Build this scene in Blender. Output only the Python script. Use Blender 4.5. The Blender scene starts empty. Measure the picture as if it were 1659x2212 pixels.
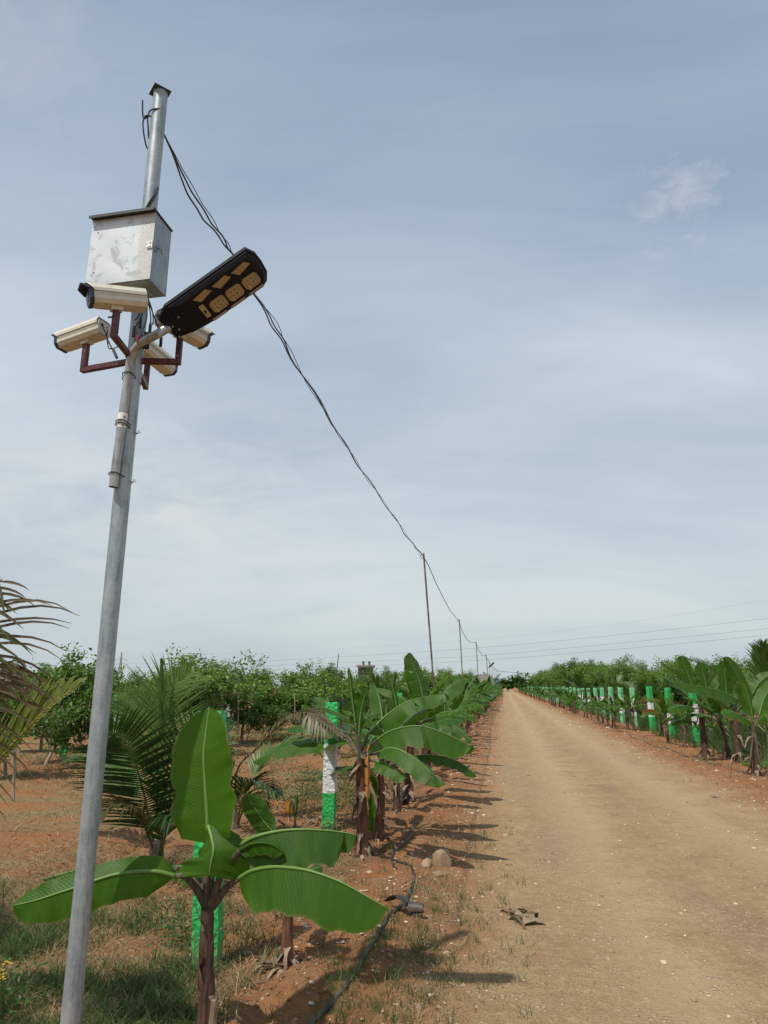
import bpy, math, random
import numpy as np
from math import sin, cos, tan, atan, atan2, radians as R, pi, sqrt
from mathutils import Vector as V, Matrix

SC = bpy.context.scene
COL = SC.collection
# ---------------------------------------------------------------- camera
FPX = 1500.0                       # focal length in picture units (picture 1659 x 2212)
PIT = atan(378 / FPX); CP, SP = cos(PIT), sin(PIT)
YAW = R(9.56); CA, SA = cos(YAW), sin(YAW)
EYE = 1.6
cam = bpy.data.cameras.new('camera'); camo = bpy.data.objects.new('camera', cam); COL.objects.link(camo)
cam.sensor_fit = 'VERTICAL'; cam.sensor_height = 36; cam.lens = FPX / 2212 * 36
cam.clip_start = .05; cam.clip_end = 6000
camo.location = (0, 0, EYE); camo.rotation_euler = (pi / 2 + PIT, 0, YAW)
SC.camera = camo
# ---------------------------------------------------------------- light
SUN_EL = R(60); SD = V((-.507, -.861, 0)).normalized()
sl = bpy.data.lights.new('sun', 'SUN'); sl.energy = 4.0; sl.angle = R(.7); sl.color = (1, .95, .86)
so = bpy.data.objects.new('sun', sl); COL.objects.link(so)
sdir = V((SD.x * cos(SUN_EL), SD.y * cos(SUN_EL), sin(SUN_EL)))
so.rotation_euler = sdir.to_track_quat('Z', 'Y').to_euler(); so.location = (-8, -8, 12)
SC.view_settings.view_transform = 'Standard'; SC.view_settings.look = 'None'
SC.view_settings.exposure = 0.0; SC.view_settings.gamma = 1
W = bpy.data.worlds.new('World'); SC.world = W; W.use_nodes = True


class NT:
    def __init__(s, nt): s.nt = nt
    def n(s, t, **k):
        o = s.nt.nodes.new('ShaderNode' + t)
        for a, b in k.items(): setattr(o, a, b)
        return o
    def l(s, a, b): s.nt.links.new(a, b)
    def put(s, sock, v):
        if hasattr(v, 'is_output') or isinstance(v, bpy.types.NodeSocket): s.l(v, sock)
        else:
            if hasattr(sock, 'default_value'):
                if isinstance(v, (tuple, list)) and len(v) == 3 and len(sock.default_value) == 4: v = (*v, 1)
                sock.default_value = v
    def math(s, op, a, b=0., c=0., clamp=False):
        m = s.n('Math', operation=op); m.use_clamp = clamp
        s.put(m.inputs[0], a); s.put(m.inputs[1], b); s.put(m.inputs[2], c)
        return m.outputs[0]
    def mix(s, f, a, b, bt='MIX'):
        m = s.n('Mix', data_type='RGBA', blend_type=bt)
        s.put(m.inputs[0], f); s.put(m.inputs[6], a); s.put(m.inputs[7], b)
        return m.outputs[2]
    def noise(s, vec=None, scale=5., det=4., rough=.55, dist=0., out=0):
        m = s.n('TexNoise'); m.inputs['Scale'].default_value = scale; m.inputs['Detail'].default_value = det
        m.inputs['Roughness'].default_value = rough; m.inputs['Distortion'].default_value = dist
        if vec is not None: s.l(vec, m.inputs['Vector'])
        return m.outputs[out]
    def voro(s, vec=None, scale=5., out='Distance', feature='F1', rnd=1.):
        m = s.n('TexVoronoi', feature=feature); m.inputs['Scale'].default_value = scale
        m.inputs['Randomness'].default_value = rnd
        if vec is not None: s.l(vec, m.inputs['Vector'])
        return m.outputs[out]
    def ramp(s, f, stops):
        m = s.n('ValToRGB'); s.l(f, m.inputs[0]); e = m.color_ramp.elements
        while len(e) < len(stops): e.new(.5)
        for q, (p, c) in zip(e, stops):
            q.position = p; q.color = (c, c, c, 1) if isinstance(c, (int, float)) else (*c, 1)
        return m.outputs[0]
    def mr(s, v, a, b, c=0., d=1.):
        m = s.n('MapRange'); m.clamp = True
        for i, q in enumerate((v, a, b, c, d)): s.put(m.inputs[i], q)
        return m.outputs[0]
    def mapping(s, vec, sc=(1, 1, 1), loc=(0, 0, 0), rot=(0, 0, 0)):
        m = s.n('Mapping'); s.l(vec, m.inputs[0]); m.inputs['Scale'].default_value = sc
        m.inputs['Location'].default_value = loc; m.inputs['Rotation'].default_value = rot
        return m.outputs[0]
    def bump(s, h, st=.5, dist=.01):
        m = s.n('Bump'); m.inputs['Strength'].default_value = st; m.inputs['Distance'].default_value = dist
        s.l(h, m.inputs['Height']); return m.outputs[0]


def world():
    t = NT(W.node_tree); bg = W.node_tree.nodes['Background']
    sky = t.n('TexSky', sky_type='NISHITA'); sky.sun_disc = False; sky.sun_elevation = SUN_EL
    sky.sun_rotation = atan2(SD.x, SD.y); sky.air_density = 1.2; sky.dust_density = 2.5
    tc = t.n('TexCoord').outputs['Generated']
    sx = t.n('SeparateXYZ'); t.l(tc, sx.inputs[0])
    z = sx.outputs[2]
    # flat cloud layer: direction divided by height, so the veil lies on a plane overhead
    zz = t.math('MAXIMUM', t.math('ADD', z, .30), .1)
    cx = t.math('DIVIDE', sx.outputs[0], zz); cy = t.math('DIVIDE', sx.outputs[1], zz)
    cb = t.n('CombineXYZ'); t.l(cx, cb.inputs[0]); t.l(cy, cb.inputs[1])
    v1 = t.mapping(cb.outputs[0], sc=(.55, 1.25, 1), rot=(0, 0, R(-52)))
    n1 = t.noise(v1, .9, 7, .55, .6); n2 = t.noise(t.mapping(cb.outputs[0], sc=(.5, 2.0, 1), rot=(0, 0, R(-58)), loc=(3, 1, 0)), 2.1, 8, .6, .7)
    n3 = t.noise(t.mapping(cb.outputs[0], loc=(7, 2, 3), sc=(1, 1.3, 1)), .55, 4, .5)
    f = t.math('ADD', t.math('MULTIPLY', n1, .6), t.math('MULTIPLY', n2, .16)); f = t.math('ADD', f, t.math('MULTIPLY', n3, .47))
    f = t.mr(f, .46, .69)
    skyc = t.mix(1., sky.outputs[0], (.088, .088, .088), 'MULTIPLY')
    # thin grey veil, brighter and whiter low down where one looks through more of it
    veil = t.ramp(z, [(0.0, (.565, .65, .685)), (.10, (.675, .745, .77)), (.28, (.70, .77, .82)), (.5, (.575, .665, .765)), (.75, (.44, .53, .645)), (1., (.34, .42, .54))])
    thin = t.ramp(z, [(0.0, (.50, .59, .64)), (.2, (.47, .565, .65)), (.5, (.305, .41, .54)), (.75, (.22, .30, .42)), (1., (.18, .25, .36))])
    cl = t.mix(f, thin, veil)
    # a few small brighter puffs
    p = t.noise(t.mapping(cb.outputs[0], sc=(1, 1, 1), loc=(1.3, 4.2, 0)), 1.2, 9, .62, .3)
    pf = t.math('MULTIPLY', t.mr(p, .58, .76), t.mr(z, .05, .3)); cl = t.mix(t.math('MULTIPLY', pf, .5), cl, (.66, .70, .74))
    # the small ragged puff up on the right
    pd = (P(1460, 430, 1) - V((0, 0, EYE))).normalized(); dp = t.n('VectorMath', operation='DISTANCE'); nv = t.n('VectorMath', operation='NORMALIZE'); t.l(tc, nv.inputs[0]); t.l(nv.outputs[0], dp.inputs[0]); dp.inputs[1].default_value = pd
    pn = t.noise(t.mapping(tc, sc=(1, 1, 1.6)), 17., 8, .68, .5); near = t.mr(dp.outputs['Value'], .10, .0); pf = t.mr(t.math('ADD', t.math('MULTIPLY', near, .42), t.math('MULTIPLY', pn, .8)), .62, .92); cl = t.mix(t.math('MULTIPLY', pf, .75), cl, (.66, .70, .75))
    # broad pale bank low on the left
    pb_ = (P(300, 1085, 1) - V((0, 0, EYE))).normalized(); dq = t.n('VectorMath', operation='DISTANCE'); sc3 = (1, 1, 2.6)
    t.l(t.mapping(nv.outputs[0], sc=sc3), dq.inputs[0]); dq.inputs[1].default_value = (pb_.x, pb_.y, pb_.z * 2.6)
    bk = t.math('MULTIPLY', t.mr(dq.outputs['Value'], .42, .08), t.mr(t.noise(t.mapping(nv.outputs[0], sc=(1, 1, 3)), 6., 7, .6, .5), .36, .62)); cl = t.mix(t.math('MULTIPLY', bk, .75), cl, (.76, .785, .79))
    out = t.mix(.9, skyc, cl)
    t.l(out, bg.inputs[0]); bg.inputs[1].default_value = 1.0


# ---------------------------------------------------------------- picture geometry helpers
def W3(l, d, z): return V((-SA * d + CA * l, CA * d + SA * l, z))      # heading frame -> world
def P(x, y, D):                                                        # ray through (x, y) at forward distance D
    fw = FPX * CP - (1106 - y) * SP
    up = (1106 - y) * CP + FPX * SP
    return W3((x - 829.5) / fw * D, D, EYE + up / fw * D)
def GP(x, y, z0=0.):
    fw = FPX * CP - (1106 - y) * SP; up = (1106 - y) * CP + FPX * SP
    D = (z0 - EYE) / (up / fw)
    return W3((x - 829.5) / fw * D, D, z0)

world()
# ---------------------------------------------------------------- numpy noise
def _h(i, j, s):
    n = (i.astype(np.int64) * 374761393 + j.astype(np.int64) * 668265263 + s * 1442695041) & 0x7fffffff
    n = ((n ^ (n >> 13)) * 1274126177) & 0x7fffffff
    return ((n ^ (n >> 16)) & 0xffff) / 65535.
def vn(x, y, s=0):
    x = np.asarray(x, float); y = np.asarray(y, float)
    i = np.floor(x); j = np.floor(y); u = x - i; v = y - j
    u = u * u * (3 - 2 * u); v = v * v * (3 - 2 * v)
    a = _h(i, j, s); b = _h(i + 1, j, s); c = _h(i, j + 1, s); d = _h(i + 1, j + 1, s)
    return (a * (1 - u) + b * u) * (1 - v) + (c * (1 - u) + d * u) * v
def fb(x, y, s=0, o=3):
    r = 0; a = 1; t = 0
    for k in range(o): r = r + a * vn(x * 2 ** k, y * 2 ** k, s + k); t += a; a *= .5
    return r / t
def sst(a, b, x):
    t = np.clip((x - a) / (b - a), 0, 1); return t * t * (3 - 2 * t)

def edgeL(y):
    y = np.asarray(y, float)
    return -.62 + .55 * np.exp(-np.maximum(y, 0) / 5.) + .22 * (vn(y * .8, 0 * y, 3) - .5) + .1 * (vn(y * 3, 0 * y, 4) - .5)
def edgeR(y):
    y = np.asarray(y, float)
    return 3.35 + .25 * (vn(y * .7, 0 * y + 9, 5) - .5) + .1 * (vn(y * 3, 0 * y, 6) - .5)
def rough(x, y):      # 0 on the road, 1 on loose soil
    return np.clip(sst(-.15, .6, edgeL(y) - x) + sst(-.1, .5, x - edgeR(y)), 0, 1)
def gz(x, y):
    x = np.asarray(x, float); y = np.asarray(y, float)
    r = rough(x, y); near = 1 / (1 + (y / 30.) ** 2)
    z = .05 * (fb(x * .5, y * .5, 11, 2) - .5)
    z = z + r * (.11 * (fb(x * 1.7, y * 1.7, 21) - .5) + .05 * (fb(x * 6.5, y * 6.5, 31) - .5) * near + .03 * (vn(x * 17, y * 17, 41) - .5) * near)
    z = z + (1 - r) * .010 * (fb(x * 3, y * 3, 51) - .5)
    ridge = np.exp(-((x + 1.0) / .45) ** 2) * .07 + np.exp(-((x - 3.9) / .4) ** 2) * .06
    return z + ridge - .012
def g(x, y): return float(gz(x, y))
def GG(x, y):
    p = GP(x, y); p = GP(x, y, g(p.x, p.y)); p.z = g(p.x, p.y); return p

# ---------------------------------------------------------------- mesh builder
class MB:
    def __init__(s): s.v = []; s.f = []; s.m = []; s.uv = []
    def add(s, vs, fs, mi=0, uv=None):
        o = len(s.v); s.v += [tuple(q) for q in vs]; s.f += [tuple(i + o for i in q) for q in fs]; s.m += [mi] * len(fs)
        s.uv += list(uv) if uv else [(0., 0.)] * len(vs)
    def tube(s, pts, rad, n=8, mi=0, cap=True, u0=0):
        pts = [V(p) for p in pts]; k = len(pts)
        if not hasattr(rad, '__len__'): rad = [rad] * k
        vs = []; uv = []; prev = None; L = 0
        for i, p in enumerate(pts):
            t = (pts[min(i + 1, k - 1)] - pts[max(i - 1, 0)])
            if t.length < 1e-9: t = V((0, 0, 1))
            t.normalize()
            if prev is None: a = t.orthogonal().normalized()
            else:
                a = prev - t * prev.dot(t)
                a = a.normalized() if a.length > 1e-6 else t.orthogonal().normalized()
            prev = a; b = t.cross(a)
            if i: L += (p - pts[i - 1]).length
            for j in range(n):
                q = 2 * pi * j / n; vs.append(p + (a * cos(q) + b * sin(q)) * rad[i]); uv.append((j / n, L))
        fs = [(i * n + j, i * n + (j + 1) % n, (i + 1) * n + (j + 1) % n, (i + 1) * n + j) for i in range(k - 1) for j in range(n)]
        if cap: fs += [tuple(range(n))[::-1], tuple((k - 1) * n + j for j in range(n))]
        s.add(vs, fs, mi, uv)
    def box(s, c, h, ax=None, mi=0, bev=0.):
        c = V(c); A = ax or (V((1, 0, 0)), V((0, 1, 0)), V((0, 0, 1)))
        if bev <= 0:
            vs = [c + A[0] * h[0] * i + A[1] * h[1] * j + A[2] * h[2] * k for i in (-1, 1) for j in (-1, 1) for k in (-1, 1)]
            s.add(vs, [(0, 1, 3, 2), (4, 6, 7, 5), (0, 4, 5, 1), (2, 3, 7, 6), (0, 2, 6, 4), (1, 5, 7, 3)], mi)
        else:
            b = bev; pf = [(-1, -1), (1, -1), (1, 1), (-1, 1)]; prof = []
            for q, (i, j) in enumerate(pf):
                for e in ((0, 1) if q % 2 else (1, 0)):
                    prof.append((i * (h[0] - (b if e else 0)), j * (h[1] - (0 if e else b))))
            rings = []
            for (kz, ins) in ((-h[2], b), (-h[2] + b, 0), (h[2] - b, 0), (h[2], b)):
                sx = (h[0] - ins) / h[0]; sy = (h[1] - ins) / h[1]
                rings.append([c + A[0] * x * sx + A[1] * y * sy + A[2] * kz for x, y in prof])
            s.loft(rings, mi)
    def loft(s, rings, mi=0, cap=True, closed=True):
        n = len(rings[0]); k = len(rings); vs = [q for r in rings for q in r]
        fs = [(i * n + j, i * n + (j + 1) % n, (i + 1) * n + (j + 1) % n, (i + 1) * n + j) for i in range(k - 1) for j in range(n if closed else n - 1)]
        if cap: fs += [tuple(range(n))[::-1], tuple((k - 1) * n + j for j in range(n))]
        s.add(vs, fs, mi)
    def build(s, name, mats, parent=None, smooth=True, ang=35, loc=None):
        me = bpy.data.meshes.new(name)
        me.from_pydata(s.v, [], s.f)
        for m in (mats if isinstance(mats, (list, tuple)) else [mats]): me.materials.append(m)
        me.polygons.foreach_set('material_index', s.m)
        uvl = me.uv_layers.new(name='UVMap')
        li = np.zeros(len(me.loops), dtype=np.int32); me.loops.foreach_get('vertex_index', li)
        uvl.data.foreach_set('uv', np.array(s.uv, dtype=np.float32)[li].ravel())
        me.polygons.foreach_set('use_smooth', [smooth] * len(me.polygons))
        if smooth: me.set_sharp_from_angle(angle=R(ang))
        me.update()
        return link(name, me, parent, loc)

def link(name, me, parent=None, loc=None):
    o = bpy.data.objects.new(name, me); COL.objects.link(o)
    if parent is not None: o.parent = parent
    if loc is not None: o.location = loc
    return o
def np_mesh(name, v, f, mats, parent=None, uv=None, smooth=False, mi=None):
    me = bpy.data.meshes.new(name); v = np.asarray(v, np.float32); f = np.asarray(f, np.int32); k = f.shape[1]
    me.vertices.add(len(v)); me.vertices.foreach_set('co', v.ravel())
    me.loops.add(f.size); me.loops.foreach_set('vertex_index', f.ravel())
    me.polygons.add(len(f)); me.polygons.foreach_set('loop_start', np.arange(0, f.size, k, dtype=np.int32))
    me.polygons.foreach_set('use_smooth', np.full(len(f), smooth))
    for m in (mats if isinstance(mats, (list, tuple)) else [mats]): me.materials.append(m)
    if mi is not None: me.polygons.foreach_set('material_index', np.asarray(mi, np.int32))
    if uv is not None:
        l = me.uv_layers.new(name='UVMap'); l.data.foreach_set('uv', np.asarray(uv, np.float32)[f.ravel()].ravel())
    me.update(calc_edges=True)
    return link(name, me, parent)
def tag(o, label, cat, group=None):
    o['label'] = label; o['category'] = cat
    if group: o['group'] = group
    return o
def kind(o, k, label=None):
    o['kind'] = k
    if label: o['label'] = label
    return o
def thing(name, label, cat, loc=(0, 0, 0), rz=0, group=None):
    o = bpy.data.objects.new(name, None); COL.objects.link(o); o.empty_display_size = .1
    o.location = loc; o.rotation_euler = (0, 0, rz); return tag(o, label, cat, group)
def copy_tree(o, parent=None):
    c = o.copy(); COL.objects.link(c); c.parent = parent
    for k in ('label', 'category'):
        if parent is None and k in c: pass
    for ch in KIDS.get(o.name, list(o.children)): copy_tree(ch, c)
    return c
KIDS = {}
def dup(src, loc, rz, sc, label, group):
    c = copy_tree(src); c.location = loc; c.rotation_euler = (0, 0, rz); c.scale = (sc,) * 3 if not hasattr(sc, '__len__') else sc
    c['label'] = label; c['group'] = group; return c
ORD = ['nearest', 'second', 'third', 'fourth', 'fifth', 'sixth', 'seventh', 'eighth', 'ninth', 'tenth', 'eleventh', 'twelfth', 'thirteenth', 'fourteenth', 'fifteenth', 'sixteenth', 'seventeenth', 'eighteenth', 'nineteenth', 'twentieth']

# ---------------------------------------------------------------- materials
MATS = {}
def mat(name, col=(.5, .5, .5), rough=.6, metal=0., build=None, spec=.5):
    m = bpy.data.materials.new(name); m.use_nodes = True; t = NT(m.node_tree); b = m.node_tree.nodes['Principled BSDF']
    b.inputs['Base Color'].default_value = (*col, 1); b.inputs['Roughness'].default_value = rough
    b.inputs['Metallic'].default_value = metal; b.inputs['Specular IOR Level'].default_value = spec
    if build: build(t, b, m)
    MATS[name] = m; return m
def OC(t): return t.n('TexCoord').outputs['Object']
def UV(t): return t.n('TexCoord').outputs['UV']
def GEO(t): return t.n('NewGeometry').outputs['Position']

def leafmat(name, c1, c2, vein=1., trans=.3, tcol=(.12, .30, .02), rough=.42, rib=True, vs=42, edge=None):
    def bd(t, b, m):
        uv = UV(t); sx = t.n('SeparateXYZ'); t.l(uv, sx.inputs[0]); u = sx.outputs[0]; v = sx.outputs[1]
        av = t.math('ABSOLUTE', v)
        # fine parallel veins running outward from the midrib
        ph = t.math('ADD', t.math('MULTIPLY', u, float(vs) * 2), t.math('MULTIPLY', av, -6.))
        wob = t.noise(uv, 3., 3); ph = t.math('ADD', ph, t.math('MULTIPLY', wob, 3.))
        w = t.math('SINE', t.math('MULTIPLY', ph, 3.0))
        w2 = t.noise(t.mapping(uv, sc=(60, 1.5, 1)), 2., 3)
        oi = t.n('ObjectInfo').outputs['Random']
        blotch = t.noise(OC(t), 5., 4)
        c = t.mix(t.mr(blotch, .32, .70), c1, c2)
        c = t.mix(t.math('MULTIPLY', t.mr(w2, .35, .75), .35), c, tuple(min(1, q * 1.45) for q in c2))
        seg = t.noise(t.mapping(uv, sc=(7, .35, 1), loc=(2, 0, 0)), 2., 2); c = t.mix(t.math('MULTIPLY', t.mr(seg, .44, .60), .45), c, (c2[0] * 1.7, c2[1] * 1.35, c2[2]))
        c = t.mix(t.math('MULTIPLY', oi, .35), c, (c2[0] * 1.3, c2[1] * 1.05, c2[2]))
        c = t.mix(t.math('MULTIPLY', t.mr(av, .93, 1.0), .25), c, (.20, .22, .06))
        bro = t.math('MULTIPLY', t.mr(av, .93, 1.0), t.mr(t.noise(OC(t), 9., 3), .47, .56)); c = t.mix(bro, c, (.16, .09, .035))
        sp = t.mr(t.noise(OC(t), 70., 2), .70, .76); c = t.mix(t.math('MULTIPLY', sp, .4), c, (.16, .17, .06))
        t.l(c, b.inputs['Base Color']); b.inputs['Roughness'].default_value = rough
        b.inputs['Specular IOR Level'].default_value = .25
        h = t.math('ADD', t.math('MULTIPLY', w, .5), t.math('MULTIPLY', w2, 1.2))
        nb = t.bump(h, .5 * vein, .0025); t.l(nb, b.inputs['Normal'])
        tr = t.n('BsdfTranslucent'); tr.inputs[0].default_value = (*tcol, 1); t.l(nb, tr.inputs['Normal'])
        ms = t.n('MixShader'); ms.inputs[0].default_value = trans
        t.l(b.outputs[0], ms.inputs[1]); t.l(tr.outputs[0], ms.inputs[2])
        t.l(ms.outputs[0], m.node_tree.nodes['Material Output'].inputs[0])
    return mat(name, build=bd)
M_BAN = leafmat('banana_leaf_green', (.020, .070, .0035), (.035, .102, .005), tcol=(.13, .31, .010), trans=.30, vein=.4, rough=.50)
M_BAN2 = leafmat('banana_leaf_dark', (.020, .064, .007), (.034, .094, .009), tcol=(.08, .22, .015), trans=.25, vein=.35, rough=.46)
M_RIB = mat('banana_midrib', (.11, .21, .04), .5)
M_YEL = leafmat('banana_leaf_yellow', (.45, .30, .04), (.50, .17, .03), tcol=(.5, .3, .03), trans=.25)
def _small(name, cols, trans=.3, tcol=(.2, .42, .04), rough=.5):
    def bd(t, b, m):
        sx = t.n('SeparateXYZ'); t.l(UV(t), sx.inputs[0])
        c = t.ramp(sx.outputs[0], [(i / (len(cols) - 1), q) for i, q in enumerate(cols)])
        c = t.mix(t.math('MULTIPLY', t.n('ObjectInfo').outputs['Random'], .3), c, (.03, .07, .015))
        t.l(c, b.inputs['Base Color']); b.inputs['Roughness'].default_value = rough
        tr = t.n('BsdfTranslucent'); t.l(t.mix(.5, c, tcol), tr.inputs[0])
        ms = t.n('MixShader'); ms.inputs[0].default_value = trans
        t.l(b.outputs[0], ms.inputs[1]); t.l(tr.outputs[0], ms.inputs[2])
        t.l(ms.outputs[0], m.node_tree.nodes['Material Output'].inputs[0])
    return mat(name, build=bd)
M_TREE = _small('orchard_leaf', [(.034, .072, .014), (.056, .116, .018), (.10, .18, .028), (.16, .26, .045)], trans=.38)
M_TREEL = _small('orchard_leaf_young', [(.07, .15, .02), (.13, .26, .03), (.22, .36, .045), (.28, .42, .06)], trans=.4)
M_FROND = _small('coconut_leaflet', [(.030, .078, .014), (.050, .115, .020), (.085, .165, .032), (.15, .22, .05)], trans=.28, tcol=(.16, .34, .04), rough=.42)
M_FRDARK = _small('coconut_leaflet_dark', [(.012, .034, .010), (.020, .054, .014), (.036, .085, .020)], trans=.15, tcol=(.07, .2, .02), rough=.42)
M_FRYEL = _small('coconut_leaflet_yellow', [(.09, .13, .02), (.16, .20, .03), (.24, .25, .045)], trans=.3, tcol=(.4, .4, .05))
M_FRDRY = _small('coconut_leaflet_dry', [(.07, .042, .028), (.13, .080, .045), (.22, .16, .11), (.34, .28, .22)], trans=.15, tcol=(.3, .2, .1), rough=.7)
M_FRMIX = _small('coconut_leaflet_dying', [(.12, .07, .045), (.10, .075, .03), (.055, .075, .02), (.10, .10, .02)], trans=.2, tcol=(.3, .25, .06), rough=.6)
M_GRASS = _small('grass_blade', [(.045, .080, .022), (.075, .125, .035), (.13, .16, .06)], trans=.3, tcol=(.2, .35, .06), rough=.6)
M_STRAW = _small('straw_blade', [(.17, .105, .048), (.31, .21, .10), (.46, .34, .18)], trans=.15, tcol=(.4, .3, .15), rough=.8)
M_WEED = _small('weed_leaf', [(.03, .07, .018), (.05, .11, .024), (.085, .17, .04)], trans=.3)
M_LITTER = _small('dry_leaf', [(.11, .06, .032), (.25, .15, .085), (.36, .25, .165)], trans=.1, tcol=(.3, .2, .1), rough=.85)
M_FLOWER = mat('yellow_petal', (.75, .55, .02), .6)
def _bark(c1, c2, sc=(1, 1, .12), s=60.):
    def bd(t, b, m):
        v = t.mapping(OC(t), sc=sc); n = t.noise(v, s, 6, .65, .3)
        c = t.mix(t.mr(n, .35, .68), c1, c2)
        n2 = t.noise(OC(t), 9., 4); c = t.mix(t.math('MULTIPLY', t.mr(n2, .5, .7), .6), c, tuple(q * .35 for q in c1))
        t.l(c, b.inputs['Base Color']); b.inputs['Roughness'].default_value = .75
        t.l(t.bump(n, .8, .01), b.inputs['Normal'])
    return bd
M_PSTEM = mat('banana_stem', build=_bark((.030, .015, .011), (.15, .075, .043)))
M_PSTEM2 = mat('banana_stem_red', build=_bark((.055, .024, .014), (.23, .098, .048)))
M_PET = mat('banana_petiole', build=_bark((.055, .038, .028), (.15, .12, .07)))
M_SHEATH = mat('dry_sheath', build=_bark((.12, .07, .045), (.38, .28, .20)))
M_BARK = mat('tree_bark', build=_bark((.10, .08, .06), (.26, .21, .16)))
M_STAKE = mat('bamboo_stake', build=_bark((.22, .17, .11), (.42, .34, .24)))
M_RACH = mat('frond_stalk', (.12, .14, .035), .5)
M_RACHY = mat('frond_stalk_yellow', (.34, .27, .05), .5)
M_RACHD = mat('frond_stalk_dry', (.12, .075, .04), .7)

def _galv(dirty=.5, base=(.30, .355, .375), rust=0., rough=.42, bright=1.):
    def bd(t, b, m):
        o = OC(t); n = t.noise(t.mapping(o, sc=(1, 1, .12)), 55., 6, .7); n2 = t.noise(o, 7., 5, .6)
        sp = t.voro(o, 90., 'Color'); g_ = t.n('RGBToBW'); t.l(sp, g_.inputs[0])
        c = t.mix(t.mr(g_.outputs[0], 0, 1), tuple(q * .88 for q in base), tuple(min(1, q * 1.14) for q in base))
        c = t.mix(t.math('MULTIPLY', t.mr(n, .48, .66), dirty), c, tuple(q * .38 for q in base))
        c = t.mix(t.math('MULTIPLY', t.mr(n2, .46, .62), .35), c, (.52, .53, .50))
        if rust: c = t.mix(t.math('MULTIPLY', t.mr(t.noise(t.mapping(o, sc=(1, 1, .08)), 30., 5), .52, .66), rust), c, (.13, .07, .04))
        t.l(c, b.inputs['Base Color']); b.inputs['Metallic'].default_value = .35
        t.l(t.mr(n, .3, .7, rough - .1, rough + .18), b.inputs['Roughness'])
        t.l(t.bump(n, .25, .002), b.inputs['Normal'])
    return bd
M_POLE = mat('galvanised_pole', build=_galv(.6))
M_ARM = mat('galvanised_arm', build=_galv(.95, (.36, .37, .36), .45, .34))
M_THIN = mat('rusty_thin_pole', build=_galv(.6, (.13, .085, .07), .6, .6))
M_THIN2 = mat('grey_thin_pole', build=_galv(.5, (.33, .34, .34), .1, .6))
M_DARK = mat('dark_metal_edge', (.045, .055, .055), .55)
M_WIRE = mat('black_cable', (.012, .012, .015), .38)
M_TIE = mat('binding_wire', (.035, .04, .04), .4, .6)
M_BLACK = mat('lamp_black_plastic', (.0045, .0055, .010), .5, spec=.25)
M_LED = mat('led_lens', (.30, .215, .11), .25)
M_LEDD = mat('led_chip', (.17, .11, .05), .35)
M_LEDL = mat('led_frame', (.50, .38, .22), .3)
M_LABEL = mat('sticker', (.40, .36, .24), .5)
M_WHITE = mat('white_label', (.78, .78, .74), .5)
M_INK = mat('ink', (.02, .05, .06), .6)
def _hous(t, b, m):
    o = OC(t); n = t.noise(o, 22., 5); c = t.mix(t.mr(n, .5, .75), (.60, .58, .49), (.50, .475, .39))
    t.l(c, b.inputs['Base Color']); b.inputs['Roughness'].default_value = .42
M_HOUS = mat('cream_housing', build=_hous)
M_CAP = mat('camera_dark_cap', (.018, .026, .05), .35)
M_LENS = mat('lens_glass', (.35, .38, .42), .08)
M_MAR = mat('maroon_paint', build=lambda t, b, m: (t.l(t.mix(t.mr(t.noise(OC(t), 60., 5), .55, .68), (.085, .016, .020), (.20, .085, .075)), b.inputs['Base Color']), b.inputs['Roughness'].__setattr__('default_value', .4), t.l(t.bump(t.noise(OC(t), 220., 3), .3, .002), b.inputs['Normal'])))
def _sheet(t, b, m):
    uv = UV(t); sx = t.n('SeparateXYZ'); t.l(uv, sx.inputs[0]); u = sx.outputs[0]
    base = t.noise(t.mapping(uv, sc=(1, 1, 1)), 2.6, 6, .6, .4)
    c = t.mix(t.mr(base, .35, .7), (.56, .62, .65), (.70, .745, .765))
    bl = t.noise(t.mapping(uv, loc=(3, 4, 0)), 3.2, 9, .66, 1.2)          # stained patches
    c = t.mix(t.math('MULTIPLY', t.mr(bl, .53, .60), .55), c, (.27, .29, .285))
    ed = t.mr(t.math('ADD', sx.outputs[1], t.math('MULTIPLY', t.noise(uv, 9., 5), .16)), .22, .10)
    c = t.mix(t.math('MULTIPLY', ed, .45), c, (.40, .43, .42))
    band = t.math('MULTIPLY', t.mr(t.math('ADD', u, t.math('MULTIPLY', t.noise(uv, 12., 5), .1)), .80, .87), 1.)
    sp = t.mr(t.noise(uv, 62., 4, .75), .47, .56)                       # brown speckled band near the right edge
    c = t.mix(t.math('MULTIPLY', band, .6), c, (.60, .61, .59))
    c = t.mix(t.math('MULTIPLY', t.math('MULTIPLY', band, sp), .6), c, (.27, .22, .17))
    t.l(c, b.inputs['Base Color']); b.inputs['Metallic'].default_value = .2; b.inputs['Roughness'].default_value = .5
M_SHEET = mat('galvanised_door_sheet', build=_sheet)
M_SIDE = mat('galvanised_side_sheet', build=_galv(.3, (.30, .335, .36), 0, .4))
M_SOIL = None

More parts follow.
